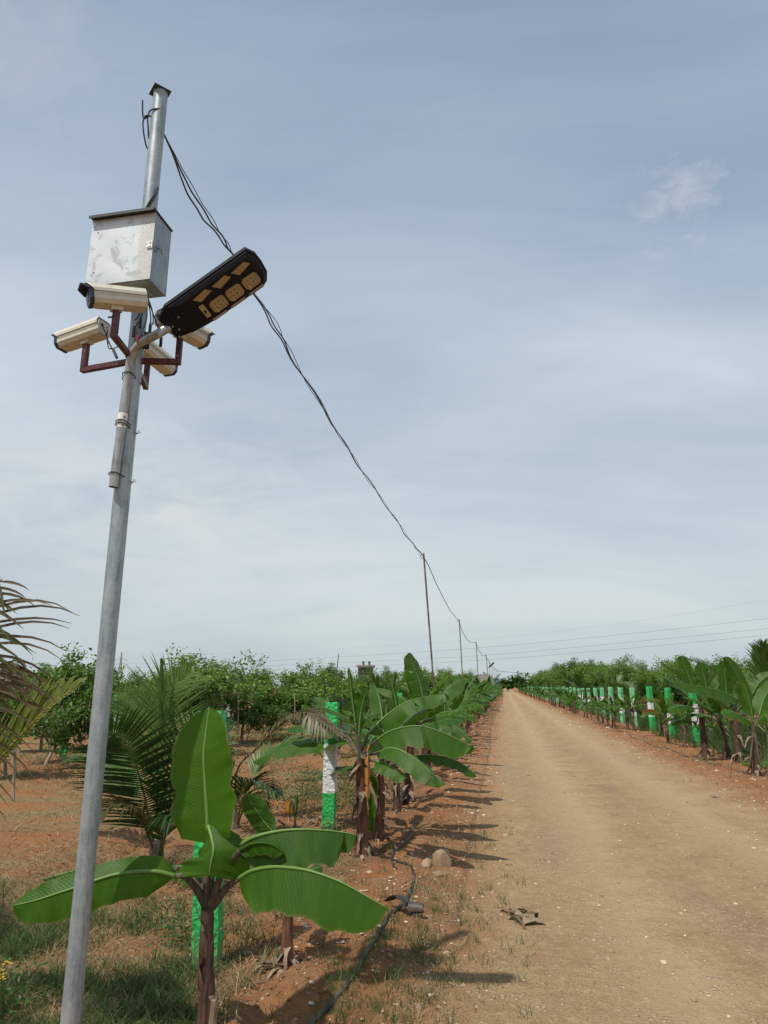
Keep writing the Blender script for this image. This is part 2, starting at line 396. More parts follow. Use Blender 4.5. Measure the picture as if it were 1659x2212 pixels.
def _post(c1, c2):
    def bd(t, b, m):
        o = OC(t); n = t.noise(o, 22., 5, .6); v = t.voro(o, 26.)
        h = t.math('ADD', n, t.math('MULTIPLY', v, .6))
        c = t.mix(t.mr(n, .3, .7), c1, c2)
        chip = t.math('MULTIPLY', t.mr(t.noise(o, 34., 5, .7), .63, .68), .8); c = t.mix(chip, c, (.42, .46, .40))
        sz = t.n('SeparateXYZ'); t.l(o, sz.inputs[0]); dirt = t.mr(t.math('ADD', sz.outputs[2], t.math('MULTIPLY', n, .22)), .30, .06)
        c = t.mix(t.math('MULTIPLY', dirt, .8), c, (.24, .12, .055))
        t.l(c, b.inputs['Base Color']); b.inputs['Roughness'].default_value = .55
        t.l(t.bump(h, .9, .018), b.inputs['Normal'])
    return bd
M_PG = mat('post_green', build=_post((.015, .36, .07), (.03, .47, .115)))
M_PW = mat('post_white', build=_post((.62, .64, .66), (.74, .75, .75)))
M_PGL = mat('post_green_pale', build=_post((.10, .47, .18), (.24, .58, .31)))

def _ground(t, b, m):
    p = GEO(t); sx = t.n('SeparateXYZ'); t.l(p, sx.inputs[0]); X = sx.outputs[0]; Y = sx.outputs[1]
    big = t.noise(p, .35, 5, .6); mid = t.noise(p, 1.6, 6, .62); fine = t.noise(p, 14., 6, .7); grit = t.noise(p, 70., 4, .7)
    Xw = t.math('ADD', X, t.math('MULTIPLY', t.math('SUBTRACT', mid, .5), 1.1))
    soil = t.mix(t.mr(fine, .3, .7), (.235, .095, .038), (.34, .150, .064))
    soil = t.mix(t.math('MULTIPLY', t.mr(mid, .44, .66), .5), soil, (.26, .165, .085))
    soil = t.mix(t.math('MULTIPLY', t.mr(grit, .56, .70), .45), soil, (.15, .070, .036))
    soil = t.mix(t.math('MULTIPLY', t.mr(grit, .42, .30), .4), soil, (.42, .28, .17))
    road = t.mix(t.mr(mid, .36, .66), (.41, .285, .155), (.33, .213, .108))
    road = t.mix(t.math('MULTIPLY', t.mr(big, .5, .62), .55), road, (.35, .235, .13))
    road = t.mix(t.math('MULTIPLY', t.mr(t.noise(t.mapping(p, sc=(1.2, .25, 1), loc=(4, 2, 0)), .8, 5), .55, .66), .55), road, (.30, .225, .15))
    st = t.noise(t.mapping(p, sc=(1, .5, 1), loc=(9, 3, 0)), 1.1, 5, .55); road = t.mix(t.math('MULTIPLY', t.mr(st, .62, .70), .35), road, (.25, .155, .085))
    road = t.mix(t.math('MULTIPLY', t.mr(fine, .52, .66), .5), road, (.53, .40, .235)); road = t.mix(t.math('MULTIPLY', t.mr(t.noise(p, 5.5, 6, .7), .53, .64), .42), road, (.235, .145, .075))
    road = t.mix(t.math('MULTIPLY', t.mr(grit, .50, .60), .6), road, (.20, .13, .07))
    road = t.mix(t.math('MULTIPLY', t.mr(t.noise(p, 120., 3, .7), .60, .70), .55), road, (.58, .49, .35))
    # ruts worn by wheels
    def rut(c, w): return t.mr(t.math('ABSOLUTE', t.math('SUBTRACT', Xw, c)), 0., w, 1., 0.)
    road = t.mix(t.math('MULTIPLY', rut(.85, .42), .5), road, (.46, .34, .20))
    road = t.mix(t.math('MULTIPLY', rut(2.45, .42), .5), road, (.44, .325, .19))
    mid_ = t.math('MULTIPLY', t.mr(t.math('ABSOLUTE', t.math('SUBTRACT', Xw, 1.65)), .35, .05), t.mr(t.noise(t.mapping(p, sc=(1, .3, 1)), 1.4, 5, .6), .46, .60)); road = t.mix(t.math('MULTIPLY', mid_, .45), road, (.23, .165, .095))
    # pebbles
    cell = t.voro(p, 26., 'Color'); bw = t.n('RGBToBW'); t.l(cell, bw.inputs[0])
    peb = t.math('MULTIPLY', t.mr(t.voro(p, 26.), .42, .30), t.mr(bw.outputs[0], .60, .66))
    peb = t.math('MULTIPLY', peb, t.mr(t.noise(p, 2.2, 4), .42, .60))
    lx = t.mr(Xw, -.75, -.05); rx = t.mr(Xw, 3.75, 3.05); onroad = t.math('MULTIPLY', lx, rx)
    c = t.mix(onroad, soil, road)
    c = t.mix(t.math('MULTIPLY', peb, .75), c, (.55, .43, .30))
    # dry humus and mown straw in the fields
    fl = t.math('ADD', t.mr(X, -1.6, -2.6), t.mr(X, 5.2, 6.2))
    straw = t.math('MULTIPLY', fl, t.mr(t.noise(t.mapping(p, sc=(1, 1.6, 1)), .45, 6, .6), .47, .58)); c = t.mix(t.math('MULTIPLY', straw, .8), c, t.mix(t.mr(t.noise(t.mapping(p, sc=(1, 2.4, 1), rot=(0, 0, .6)), 26., 5, .75), .38, .62), (.10, .075, .032), (.34, .26, .13)))
    hum = t.math('MULTIPLY', t.mr(t.math('ABSOLUTE', t.math('ADD', X, 1.45)), .9, .15), t.mr(t.noise(p, 1.1, 4), .50, .62)); c = t.mix(t.math('MULTIPLY', hum, .6), c, (.13, .075, .045))
    t.l(c, b.inputs['Base Color']); b.inputs['Roughness'].default_value = .93; b.inputs['Specular IOR Level'].default_value = .15
    h = t.math('ADD', t.math('MULTIPLY', grit, .5), t.math('MULTIPLY', fine, 1.)); h = t.math('ADD', h, t.math('MULTIPLY', peb, .7))
    t.l(t.bump(h, .9, .034), b.inputs['Normal'])
M_SOIL = mat('red_soil_and_dirt_track', build=_ground)
def _stone(t, b, m):
    o = OC(t); n = t.noise(o, 30., 6, .65); sx = t.n('SeparateXYZ'); t.l(UV(t), sx.inputs[0])
    c = t.ramp(sx.outputs[0], [(0, (.22, .15, .095)), (.45, (.44, .31, .19)), (.8, (.55, .44, .32)), (1, (.68, .60, .50))])
    c = t.mix(t.math('MULTIPLY', t.mr(n, .45, .7), .5), c, (.17, .125, .08)); t.l(c, b.inputs['Base Color'])
    b.inputs['Roughness'].default_value = .85; t.l(t.bump(n, .6, .01), b.inputs['Normal'])
M_STONE = mat('stone', build=_stone)
M_HOSE = mat('black_hose', build=lambda t, b, m: (t.l(t.mix(t.mr(t.noise(OC(t), 12., 5), .45, .7), (.022, .022, .024), (.13, .10, .075)), b.inputs['Base Color']), b.inputs['Roughness'].__setattr__('default_value', .55)))

# ================================================================ GROUND AND ROAD
rng = random.Random(7); NR = np.random.RandomState(11)
def ylines(y0, y1, k, mn, extra):
    a = [y0]
    while a[-1] < y1: a.append(a[-1] + max(mn, k * abs(a[-1])))
    return np.array(extra[0] + a + extra[1])
YL = ylines(2.2, 420., .0085, .03, ([-60, -25, -12, -6, -3, -1, .5, 1.5], [520, 700, 1000, 1600, 2600, 4500]))
def xside(c, s):
    a = [0.]
    while a[-1] < 380: a.append(a[-1] + max(.035, .03 * max(0, a[-1] - 2.6)))
    return [c + s * q for q in a]
XL = np.array(sorted(set([-3500., -2000., -1000., -600.] + xside(.9, -1) + xside(.9, 1)[1:] + [600., 1000., 2000., 3500.])))
def grid(XX, YY, ZZ):
    ny, nx = XX.shape; v = np.stack([XX, YY, ZZ], -1).reshape(-1, 3)
    i = np.arange(ny - 1)[:, None] * nx + np.arange(nx - 1)[None]
    f = np.stack([i, i + 1, i + nx + 1, i + nx], -1).reshape(-1, 4); return v, f
XX, YY = np.meshgrid(XL, YL); ZZ = gz(XX, YY)
ins = sst(.03, .25, XX - edgeL(YY)) * sst(.03, .25, edgeR(YY) - XX) * (YY > 0) * (YY < 300)
ZZ = ZZ - .02 * ins
ZZ = np.where(np.abs(XX) > 500, 0, ZZ)
v, f = grid(XX, YY, ZZ); o = np_mesh('ground', v, f, M_SOIL, smooth=True); kind(o, 'structure', 'red brown soil with dry grass and clods')
YR = YL[(YL > .4) & (YL < 300)]
tt = np.linspace(0, 1, 61); eL = edgeL(YR)[:, None]; eR = edgeR(YR)[:, None]
XX = eL + (eR - eL) * tt[None]; YY = np.repeat(YR[:, None], 61, 1); ZZ = gz(XX, YY) + .003 - .018 * (np.abs(tt - .5)[None] > .498)
v, f = grid(XX, YY, ZZ); o = np_mesh('road', v, f, M_SOIL, smooth=True); kind(o, 'structure', 'tan gravelly dirt track running to the horizon')

# ---------------------------------------------------------------- loose stones
def rocks(pts, sizes, seed, name, matl):
    r = np.random.RandomState(seed); n = len(pts)
    ph = (1 + 5 ** .5) / 2
    ico = np.array([(-1, ph, 0), (1, ph, 0), (-1, -ph, 0), (1, -ph, 0), (0, -1, ph), (0, 1, ph), (0, -1, -ph), (0, 1, -ph), (ph, 0, -1), (ph, 0, 1), (-ph, 0, -1), (-ph, 0, 1)]) / 1.9
    ff = np.array([(0, 11, 5), (0, 5, 1), (0, 1, 7), (0, 7, 10), (0, 10, 11), (1, 5, 9), (5, 11, 4), (11, 10, 2), (10, 7, 6), (7, 1, 8), (3, 9, 4), (3, 4, 2), (3, 2, 6), (3, 6, 8), (3, 8, 9), (4, 9, 5), (2, 4, 11), (6, 2, 10), (8, 6, 7), (9, 8, 1)])
    v = ico[None] * (1 + .55 * (r.rand(n, 12, 1) - .5)) * np.stack([.7 + .7 * r.rand(n), .6 + .6 * r.rand(n), .35 + .4 * r.rand(n)], -1)[:, None, :]
    a = r.rand(n) * 6.28; c, s = np.cos(a)[:, None], np.sin(a)[:, None]
    x = v[..., 0] * c - v[..., 1] * s; y = v[..., 0] * s + v[..., 1] * c
    v = np.stack([x, y, v[..., 2]], -1) * sizes[:, None, None] + pts[:, None, :]
    f = (ff[None] + (np.arange(n) * 12)[:, None, None]).reshape(-1, 3)
    uv = np.repeat(np.stack([r.rand(n), r.rand(n)], -1), 12, 0)
    return np_mesh(name, v.reshape(-1, 3), f, matl, uv=uv)
def scatter(n, x0, x1, y0, y1, dens, seed):
    r = np.random.RandomState(seed); y = y0 * (y1 / y0) ** r.rand(n); x = x0 + (x1 - x0) * r.rand(n)
    k = r.rand(n) < dens(x, y); return x[k], y[k], r
dv = lambda x, y: (2.0 * np.exp(-((x - edgeL(y) + .15) / .40) ** 2) + np.exp(-((x - edgeR(y) - .2) / .5) ** 2) + .16) * (.35 + .9 * sst(.4, .65, vn(x * 1.6, y * .9, 77)))
x, y, r = scatter(34000, -2.4, 5.0, 2.9, 60, dv, 3)
s = (.0028 + .010 * r.rand(len(x)) ** 4. + .014 * (r.rand(len(x)) > .985)) * (1 + y / 20)
o = rocks(np.stack([x, y, gz(x, y) + s * .12 + .004], -1), s, 5, 'gravel', M_STONE); kind(o, 'stuff', 'pale gravel strewn over the track and its edges')
def clod_d(x, y): return sst(.2, .8, rough(x, y)) * (.25 + .9 * sst(.45, .62, vn(x * 1.3, y * 1.3, 91)))
x, y, r = scatter(16000, -5.5, 6.2, 2.9, 24, clod_d, 13)
s = (.006 + .022 * r.rand(len(x)) ** 3)
o = rocks(np.stack([x, y, gz(x, y) + s * .1], -1), s, 15, 'soil_clods', M_SOIL); kind(o, 'stuff', 'crumbly clods of red soil')

def big_rock(name, x, y, sz, label, seed, group=None, hgt=.8):
    p = GG(x, y); r = random.Random(seed); import mathutils
    me = bpy.data.meshes.new(name); import bmesh
    bm = bmesh.new(); bmesh.ops.create_icosphere(bm, subdivisions=3, radius=1)
    cuts = [V((r.uniform(-1, 1), r.uniform(-1, 1), r.uniform(-.4, 1))).normalized() for _ in range(9)]
    for v_ in bm.verts:
        q = v_.co.copy()
        for c_ in cuts:
            d = q.dot(c_) - .68
            if d > 0: q -= c_ * d * .9
        q *= 1 + .12 * (mathutils.noise.noise(q * 2.2 + V((seed, 0, 0))))
        v_.co = V((q.x * sz, q.y * sz * .8, q.z * sz * hgt))
    bm.to_mesh(me); bm.free(); me.materials.append(M_STONE)
    l = me.uv_layers.new(name='UVMap'); l.data.foreach_set('uv', np.full(len(me.loops) * 2, r.uniform(.0, .28) if sz > .05 else r.uniform(.3, .8)))
    me.polygons.foreach_set('use_smooth', [True] * len(me.polygons)); me.set_sharp_from_angle(angle=R(24))
    o = link(name, me); o.location = (p.x, p.y, p.z + sz * .25 * hgt); o.rotation_euler = (r.uniform(-.2, .2), 0, r.uniform(0, 6)); return tag(o, label, 'rock', group)
big_rock('rock', 957, 1866, .12, 'large angular brown rock on the soil beside the second banana clump', 4, hgt=.95)
big_rock('rock', 921, 1869, .075, 'smaller rock touching the left side of the large angular rock', 5)
big_rock('rock', 946, 1889, .06, 'flat low rock just in front of the large angular rock', 6, hgt=.4)
big_rock('rock', 660, 2006, .028, 'small pale stone under the low right leaf of the nearest banana plant', 18)
for i, (x, y, s, l) in enumerate([
    (1546, 1723, .09, 'pale flat stone near the right edge of the dirt track'),
    (1506, 1649, .07, 'left one of two pale stones under the dark banana stems on the right verge'),
    (1533, 1648, .08, 'right one of two pale stones under the dark banana stems on the right verge'),
    (1448, 1790 - 160, .04, 'small pale stone on the right verge beside the track'),
    (1048, 1633, .085, 'dark stone alone on the left verge of the track'),
    (1012, 1742, .035, 'pale stone on the left verge level with the second banana clump'),
    (1045, 1762, .03, 'small whitish stone at the left edge of the track'),
    (797, 1885, .03, 'whitish stone lying below the stem of the second banana clump'),
    (736, 1889, .022, 'small whitish stone left of the hose under the second banana clump'),
    (893, 1905, .025, 'small whitish stone close to the bend of the black hose'),
    (990, 1990, .02, 'small whitish stone in front of the broken black pipe piece'),
    (963, 2060, .024, 'pale stone on the verge near the bottom of the picture'),
    (1000, 2130, .02, 'pale flat stone low on the verge, nearest the camera')]):
    big_rock('stone', x, y, s, l, 30 + i, 'loose stones along the track', .55)

# ================================================================ POLE WITH CABINET, CAMERAS AND LAMP
PB = W3(-1.219, 3.1, 0); PX, PY = PB.x, PB.y
ztop = P(341.4, 202, 3.1).z
m_ = MB(); PTOP = V((PX + .008, PY, ztop)); PBASE = V((PX, PY, -.4))
m_.tube([PBASE.lerp(PTOP, i / 12) for i in range(13)], .0375, 32)
pole = thing('steel_pole', 'tall galvanised steel pole carrying cabinet, cameras and street lamp, nearest the camera', 'pole')
m_.build('pole_tube', M_POLE, pole)
Hx = W3(1, 0, 0) ; Hy = W3(0, 1, 0); Z = V((0, 0, 1))     # right and forward in the heading frame
def rotz(v_, a): return Matrix.Rotation(a, 3, 'Z') @ v_
m_ = MB(); a1 = rotz(Hx, R(38)); a2 = rotz(Hy, R(38)); m_.box(PTOP + Z * .004 - Hx * .004, (.046, .046, .0025), (a1, a2, (Z + Hx * .08).normalized()))
m_.build('cap_plate', M_DARK, pole)
def ring(mb, c, r, rr=.0028, ax=Z, n=24, tilt=None, ell=None):
    A = ell[0] if ell else ax.orthogonal().normalized(); B = ell[1] if ell else ax.cross(A)
    mb.tube([c + A * r * cos(q) + B * r * sin(q) + (tilt or V()) * cos(q) for q in [2 * pi * i / n for i in range(n + 1)]], rr, 6)
def seamline(): pass
m_ = MB(); ring(m_, P(339, 246, 3.1) , .041, .004, tilt=Z * .012); m_.build('wire_tie', M_TIE, pole)

# cabinet
bl, bd_, bu, yaw_, bw, bdp, bh = -1.103, 2.90, 1.861, .198, .3335, .1535, .3645
F0 = W3(bl, bd_, bu + EYE); fx = W3(-cos(yaw_), sin(yaw_), 0); fy = W3(sin(yaw_), cos(yaw_), 0)   # along front to the left; into the box
cab = thing('control_cabinet', 'galvanised sheet metal cabinet high on the steel pole above the cameras', 'cabinet', F0)
def cb(u, d, h): return fx * u + fy * d + Z * h
m_ = MB(); T = .0015
m_.box(cb(bw / 2, bdp / 2 + .003, T), (bw / 2, bdp / 2 - .003, T), (fx, fy, Z))
m_.box(cb(T, bdp / 2 + .003, bh / 2), (T, bdp / 2 - .003, bh / 2 - 2 * T), (fx, fy, Z))
m_.box(cb(bw - T, bdp / 2 + .003, bh / 2), (T, bdp / 2 - .003, bh / 2 - 2 * T), (fx, fy, Z))
m_.box(cb(bw / 2, bdp - T, bh / 2), (bw / 2 - 2 * T, T, bh / 2 - 2 * T), (fx, fy, Z))
for q in (.0025, bw - .0025): m_.box(cb(q, bdp - .002, bh / 2), (.003, .003, bh / 2 + .001), (fx, fy, Z))
m_.box(cb(bw / 2, bdp / 2, bh - T), (bw / 2, bdp / 2, T), (fx, fy, Z))
m_.build('case', M_SIDE, cab)
m_ = MB(); o4 = [cb(-.002, -.002, .001), cb(bw + .003, -.002, .001), cb(bw + .003, -.002, bh - .002), cb(-.002, -.002, bh - .002)]
o5 = [q + fy * .004 for q in o4]
m_.add(o4, [(0, 1, 2, 3)], 0, [(1, 0), (0, 0), (0, 1), (1, 1)])
m_.add(o4 + o5, [(4, 7, 6, 5), (0, 4, 5, 1), (1, 5, 6, 2), (2, 6, 7, 3), (3, 7, 4, 0)], 1)
door = m_.build('door', [M_SHEET, M_SIDE], cab)
for (u, h) in ((.035, .07), (.035, .29)): m_ = MB(); m_.tube([cb(bw - u, -.0035, h), cb(bw - u, .0, h)], .0035, 10); m_.build('screw', M_DARK, door)
m_ = MB(); m_.box(cb(bw / 2, bdp / 2 - .012, bh + .006), (bw / 2 + .007, bdp / 2 + .018, .002), (fx, fy, Z)); m_.box(cb(bw / 2, -.0285, bh - .000), (bw / 2 + .006, .0015, .0068), (fx, fy, Z))
m_.build('rain_lid', M_DARK, cab)
hs = cb(.010, -.005, bh * .49)
m_ = MB(); m_.box(hs + Z * .006, (.011, .0015, .020), (fx, fy, Z), bev=0); m_.tube([hs + fy * -.003 + Z * .018, hs + fy * -.006 + Z * .018], .004, 10); m_.tube([hs + fy * -.003 + Z * -.004, hs + fy * -.006 + Z * -.004], .004, 10)
m_.tube([hs + fx * .012 + Z * -.004 + fy * -.004, hs + fx * .012 + Z * -.004 + fy * .0], .007, 12)
m_.build('hasp', M_WHITE, cab)
m_ = MB(); q0 = hs - fx * .012 + fy * .01
lp = [q0 + (-fx * (.012 + .01 * sin(a)) + Z * (.0 + .014 * cos(a)) - Z * .012 + fy * .02 * a / 6) for a in [i * .55 for i in range(14)]]
m_.tube(lp, .0017, 5); m_.tube([q0, q0 - fx * .03 - Z * .01 + fy * .02, q0 - fx * .028 - Z * .026 + fy * .03], .0017, 5)
m_.build('twisted_wire', M_TIE, cab)
m_ = MB(); m_.tube([cb(.10, .09, .002), cb(.10, .09, -.004)], .014, 7, 0); m_.build('cable_hole_shade', M_WIRE, cab)  # solid black disc on the cabinet floor, painted shade of the cable hole
m_ = MB(); m_.tube([cb(.085, .055, -.001), cb(.092, .05, -.012), cb(.075, .05, -.020), cb(.05, .07, -.022), cb(.035, .09, -.028)], .0013, 5); m_.build('loose_wire', M_WHITE, cab)

# cross of maroon brackets
HZ = EYE + 1.54
pc = lambda l, d, z: W3(l, d, z)
brk = thing('camera_bracket', 'maroon square tube bracket cross welded round the steel pole below the cabinet', 'bracket')
ARMS = {'front': ((-1.222, 2.853), .115), 'left': ((-1.505, 3.20), .128), 'right': ((-1.006, 3.11), .115), 'back': ((-1.262, 3.40), .135)}
for k_, ((l, d), up) in ARMS.items():
    m_ = MB(); c0 = pc(-1.219, 3.1, HZ); c1 = pc(l, d, HZ); dr = (c1 - c0).normalized(); sd = Z.cross(dr)
    s0 = c0 + dr * .034; hw = .0135
    m_.box((s0 + c1) / 2 + dr * .0, ((c1 - s0).length / 2 + hw, hw, hw), (dr, sd, Z), bev=.002)
    m_.box(c1 + Z * (up / 2 + hw), (hw, hw, up / 2), (dr, sd, Z), bev=.002)
    a_ = m_.build('bracket_arm', M_MAR, brk)
    if k_ == 'front':
        m_ = MB(); b0 = c1 + Z * (up - .02); m_.tube([b0 - Hx * .012, b0 - Hx * .036], .004, 8); m_.tube([b0 - Hx * .012, b0 - Hx * .018], .008, 6); m_.build('bolt', M_DARK, a_)
for c_ in (0,):
    m_ = MB(); ring(m_, pc(-1.219, 3.1, HZ + .018), .0385, .003); ring(m_, pc(-1.219, 3.1, HZ - .016), .0385, .003); m_.build('weld_collar', M_MAR, brk)

def sec_camera(foot, dirv, label, pitch=0., L=.235, off=.0, roll=0.):
    """foot: top of the bracket; dirv: where it looks; parts in world coordinates relative to the thing."""
    t = thing('security_camera', label, 'security camera', foot, 0, 'security cameras on the pole')
    d = dirv.normalized(); s_ = Z.cross(d).normalized(); d = (d * cos(pitch) + Z * sin(pitch)).normalized(); u_ = d.cross(s_).normalized()
    w2, h = .047, .080
    b0 = Z * .016
    def q(a, b, c): return b0 + d * (a + off) + s_ * b + u_ * c
    m_ = MB()                                                       # mounting foot
    m_.box(Z * .010 - Z * .002, (.027, .021, .010), (d, s_, Z), bev=.002); m_.build('mount_foot', M_HOUS, t)
    m_ = MB(); prof = [(-.034, 0), (.034, 0), (.047, .018), (.047, .058), (.036, .078), (-.036, .078), (-.047, .058), (-.047, .018)]
    x0, x1 = -L / 2, L / 2
    rings = [[q(x, b * k, .039 + (c - .039) * k) for b, c in prof] for x, k in ((x0, .97), (x0 + .002, 1), (x1 - .002, 1), (x1, .97))]
    m_.loft(rings)
    for zz in (.036, .042): m_.box(q(0, .0478, zz), (L / 2 - .004, .0008, .001), (d, s_, u_)); m_.box(q(0, -.0478, zz), (L / 2 - .004, .0008, .001), (d, s_, u_))
    body = m_.build('housing', M_HOUS, t, ang=25)
    m_ = MB(); pr = [(-.0525, .050), (-.0525, .064), (-.040, .088), (.040, .088), (.0525, .064), (.0525, .050), (.0503, .050), (.0503, .063), (.039, .0857), (-.039, .0857), (-.0503, .063), (-.0503, .050)]
    def ov(x, b, c): return q(x + (max(0, c - .05) * .9 if x > 0 else 0), b, c)
    m_.loft([[ov(x0 - .003, b, c) for b, c in pr], [ov(x1 + .008, b, c) for b, c in pr]])
    m_.build('sun_shield', M_HOUS, t, ang=20)
    m_ = MB(); cap = [(-.030, -.004), (.030, -.004), (.047, .016), (.048, .058), (.036, .080), (-.036, .080), (-.048, .058), (-.047, .016)]
    def capr(x, k): return [q(x, b * k, .038 + (c - .038) * k) for b, c in cap]
    m_.loft([capr(x1 - .001, .93), capr(x1 + .012, .93)]); m_.build('front_collar', M_HOUS, t, ang=25)
    m_ = MB(); m_.loft([capr(x1 + .012, .98), capr(x1 + .026, 1.0), capr(x1 + .031, .94)]); fr = m_.build('front_cap', M_CAP, t, ang=25)
    m_ = MB(); vz = [(-.050, .060), (-.036, .084), (.036, .084), (.050, .060), (.046, .060), (.034, .0805), (-.034, .0805), (-.046, .060)]
    m_.loft([[q(x1 + .012, b, c) for b, c in vz], [q(x1 + .031 + (max(0, c - .055) * 1.2), b, c) for b, c in vz]]); m_.build('visor', M_CAP, fr, ang=25)
    m_ = MB(); m_.tube([q(x1 + .030, 0, .040), q(x1 + .0325, 0, .040)], .026, 24); m_.build('glass_window', M_WIRE, fr, ang=25)
    m_ = MB(); m_.tube([q(x1 + .0322, 0, .042), q(x1 + .0345, 0, .042)], .0085, 18); m_.build('lens', M_LENS, fr)
    m_ = MB(); m_.loft([[q(x0 - .001, b * .95, .039 + (c - .039) * .95) for b, c in prof], [q(x0 - .006, b * .93, .039 + (c - .039) * .93) for b, c in prof]])
    rp = m_.build('rear_plate', M_HOUS, t, ang=25)
    m_ = MB(); m_.tube([q(x0 - .004, .018, .05), q(x0 - .009, .018, .05)], .009, 12); m_.tube([q(x0 - .004, -.018, .05), q(x0 - .009, -.018, .05)], .006, 10); m_.build('cable_gland', M_DARK, rp)
    return t, q, x0
def top_of(k_): (l, d), up = ARMS[k_]; return pc(l, d, HZ + .0135 + up)
cA, qA, xA = sec_camera(top_of('front'), pc(-.85, -.52, 0), 'cream security camera directly under the cabinet, its dark face turned left towards the viewer', R(-11), L=.215, off=-.018)
cB, qB, xB = sec_camera(top_of('left'), pc(-.93, .37, 0), 'leftmost cream security camera, facing away to the left with its wired rear showing', R(-6), L=.25, off=.018)
cC, qC, xC = sec_camera(top_of('right'), pc(.60, .80, 0), 'cream security camera at the right, partly hidden behind the black street lamp', R(-3), off=-.0)
cD, qD, xD = sec_camera(top_of('back'), pc(.32, .95, 0), 'lowest cream security camera, behind the pole and facing away along the track', R(-4), off=.05)

# camera leads and plugs
m_ = MB(); r_ = random.Random(5)
def lead(mb, a, b, mid, rad=.0035, n=10, jit=.0):
    a, b, mid = V(a), V(b), V(mid)
    mb.tube([a * (1 - t) ** 2 + mid * 2 * t * (1 - t) + b * t * t + V((r_.uniform(-jit, jit), r_.uniform(-jit, jit), 0)) for t in [i / n for i in range(n + 1)]], rad, 6)
holeW = F0 + cb(.10, .09, 0)
for i in range(7):
    tx = -1.20 + .022 * i + r_.uniform(-.01, .01); td = 3.0 + r_.uniform(-.04, .03)
    b_ = pc(tx, td, HZ + .06 + r_.uniform(-.02, .09)); a_ = holeW + V((r_.uniform(-.02, .02), r_.uniform(-.02, .02), 0)) if i < 5 else pc(-1.15, 2.98, HZ + .3)
    lead(m_, a_, b_, (a_ + b_) / 2 + V((r_.uniform(-.05, .05), 0, -.02)), .003)
    if i % 2 == 0: m_.tube([b_, b_ - Z * .045], .0075, 8); m_.tube([b_ + Z * .01, b_], .0055, 8)
for i in range(5):
    c_ = pc(-1.155 + r_.uniform(-.02, .03), 3.015 + r_.uniform(-.02, .03), HZ + .05 + r_.uniform(-.01, .03)); ring(m_, c_, .02 + .008 * r_.random(), .0028, ax=V((r_.uniform(-1, 1), r_.uniform(-1, 1), r_.uniform(-1, 1))).normalized(), n=16)
m_.box(pc(-1.155, 3.02, HZ + .055), (.028, .022, .028), (Hx, Hy, Z), bev=.006); m_.box(pc(-1.13, 3.02, HZ + .085), (.016, .02, .022), (Hx, Hy, Z), bev=.005)
wr = m_.build('wiring_bundle', M_WIRE); tag(wr, 'tangle of black plugs and leads against the pole below the cabinet', 'wiring')
m_ = MB(); rb_ = cB.location + qB(xB - .008, .018, .05); rb2 = cB.location + qB(xB - .008, -.018, .05)
e1 = pc(-1.315, 3.13, HZ + .03); lead(m_, rb_, e1, (rb_ + e1) / 2 - Z * .02, .003); m_.tube([e1 + (rb_ - e1).normalized() * .05, e1], .007, 8)
lead(m_, rb2, pc(-1.335, 3.08, HZ + .055), rb2 - Z * .09, .003); lead(m_, pc(-1.335, 3.08, HZ + .055), pc(-1.27, 3.05, HZ + .085), pc(-1.28, 3.06, HZ + .04), .0028)
tag(m_.build('camera_lead', M_WIRE), 'thin black lead looping from the rear of the leftmost camera', 'lead')
m_ = MB(); rr_ = rb2 + Hx * .0; lead(m_, rr_, rr_ + Hx * .03 - Z * .10, rr_ - Z * .07 - Hx * .01, .0042); tag(m_.build('white_lead', M_WHITE), 'short white lead hanging from the rear of the leftmost camera', 'lead')
m_ = MB(); b_ = pc(-1.165, 2.99, HZ + .04); m_.tube([b_, b_ + Z * .035], .008, 8); tag(m_.build('red_plug', mat('red_plug', (.35, .03, .05), .4)), 'dark red plug in the tangle of leads on the pole', 'plug')

# street lamp: bent arm and head
az, el, LL, WW, roll = R(105), R(30.4), .559, .187, R(-28.3)
Ax = W3(cos(el) * sin(az), cos(el) * cos(az), sin(el)); w0 = W3(-cos(az), sin(az), 0)
_n = Ax.cross(w0); Wd = w0 * cos(roll) + _n * sin(roll)
# make sure the sense of the cross product matches the fitted one
def _fit():
    c = np.array; a = c([cos(el) * sin(az), cos(el) * cos(az), sin(el)]); w = c([-cos(az), sin(az), 0]); n = np.cross(a, w)
    q = w * cos(roll) + n * sin(roll); return W3(q[0], q[1], q[2])
Wd = _fit(); Nd = Ax.cross(Wd).normalized()           # out of the lamp's face
O0 = W3(-1.0805, 2.92, EYE + 1.685)
if Nd.dot(-O0 + V((0, 0, EYE))) < 0: Nd = -Nd
lamp = thing('street_lamp', 'black solar street lamp head on a bent galvanised arm tied to the steel pole', 'street lamp', O0)
def lq(a, w, n): return Ax * a * LL + Wd * w * WW + Nd * n        # a, w in 0..1, n metres towards the viewer side
m_ = MB()
out = [(-.035, .34), (.0, .06), (.04, .0), (.955, .0), (.995, .14), (1.015, .42), (1.015, .62), (.985, .90), (.94, 1.0), (.45, 1.0), (.30, .98), (.12, .80), (.01, .66)]
out = [(.005, .19), (.126, 0), (.952, 0), (.998, .237), (1.003, .5), (.993, .763), (.947, .958), (.894, 1.025), (.377, 1.0), (.295, .985), (.174, .951), (.09, .88), (.026, .827)]
def ringo(k, n, sh=0.): return [lq(.5 + (a - .5) * (1 - (1 - k) * .35), .5 + (w - .5) * k, n) for a, w in out]
m_.loft([ringo(.80, -.035), ringo(1.0, -.030), ringo(1.0, -.004), ringo(.985, 0.0)])
m_.build('upper_shell', M_BLACK, lamp, ang=25)
m_ = MB()                                              # raised lower face: flat centre with sloping sides
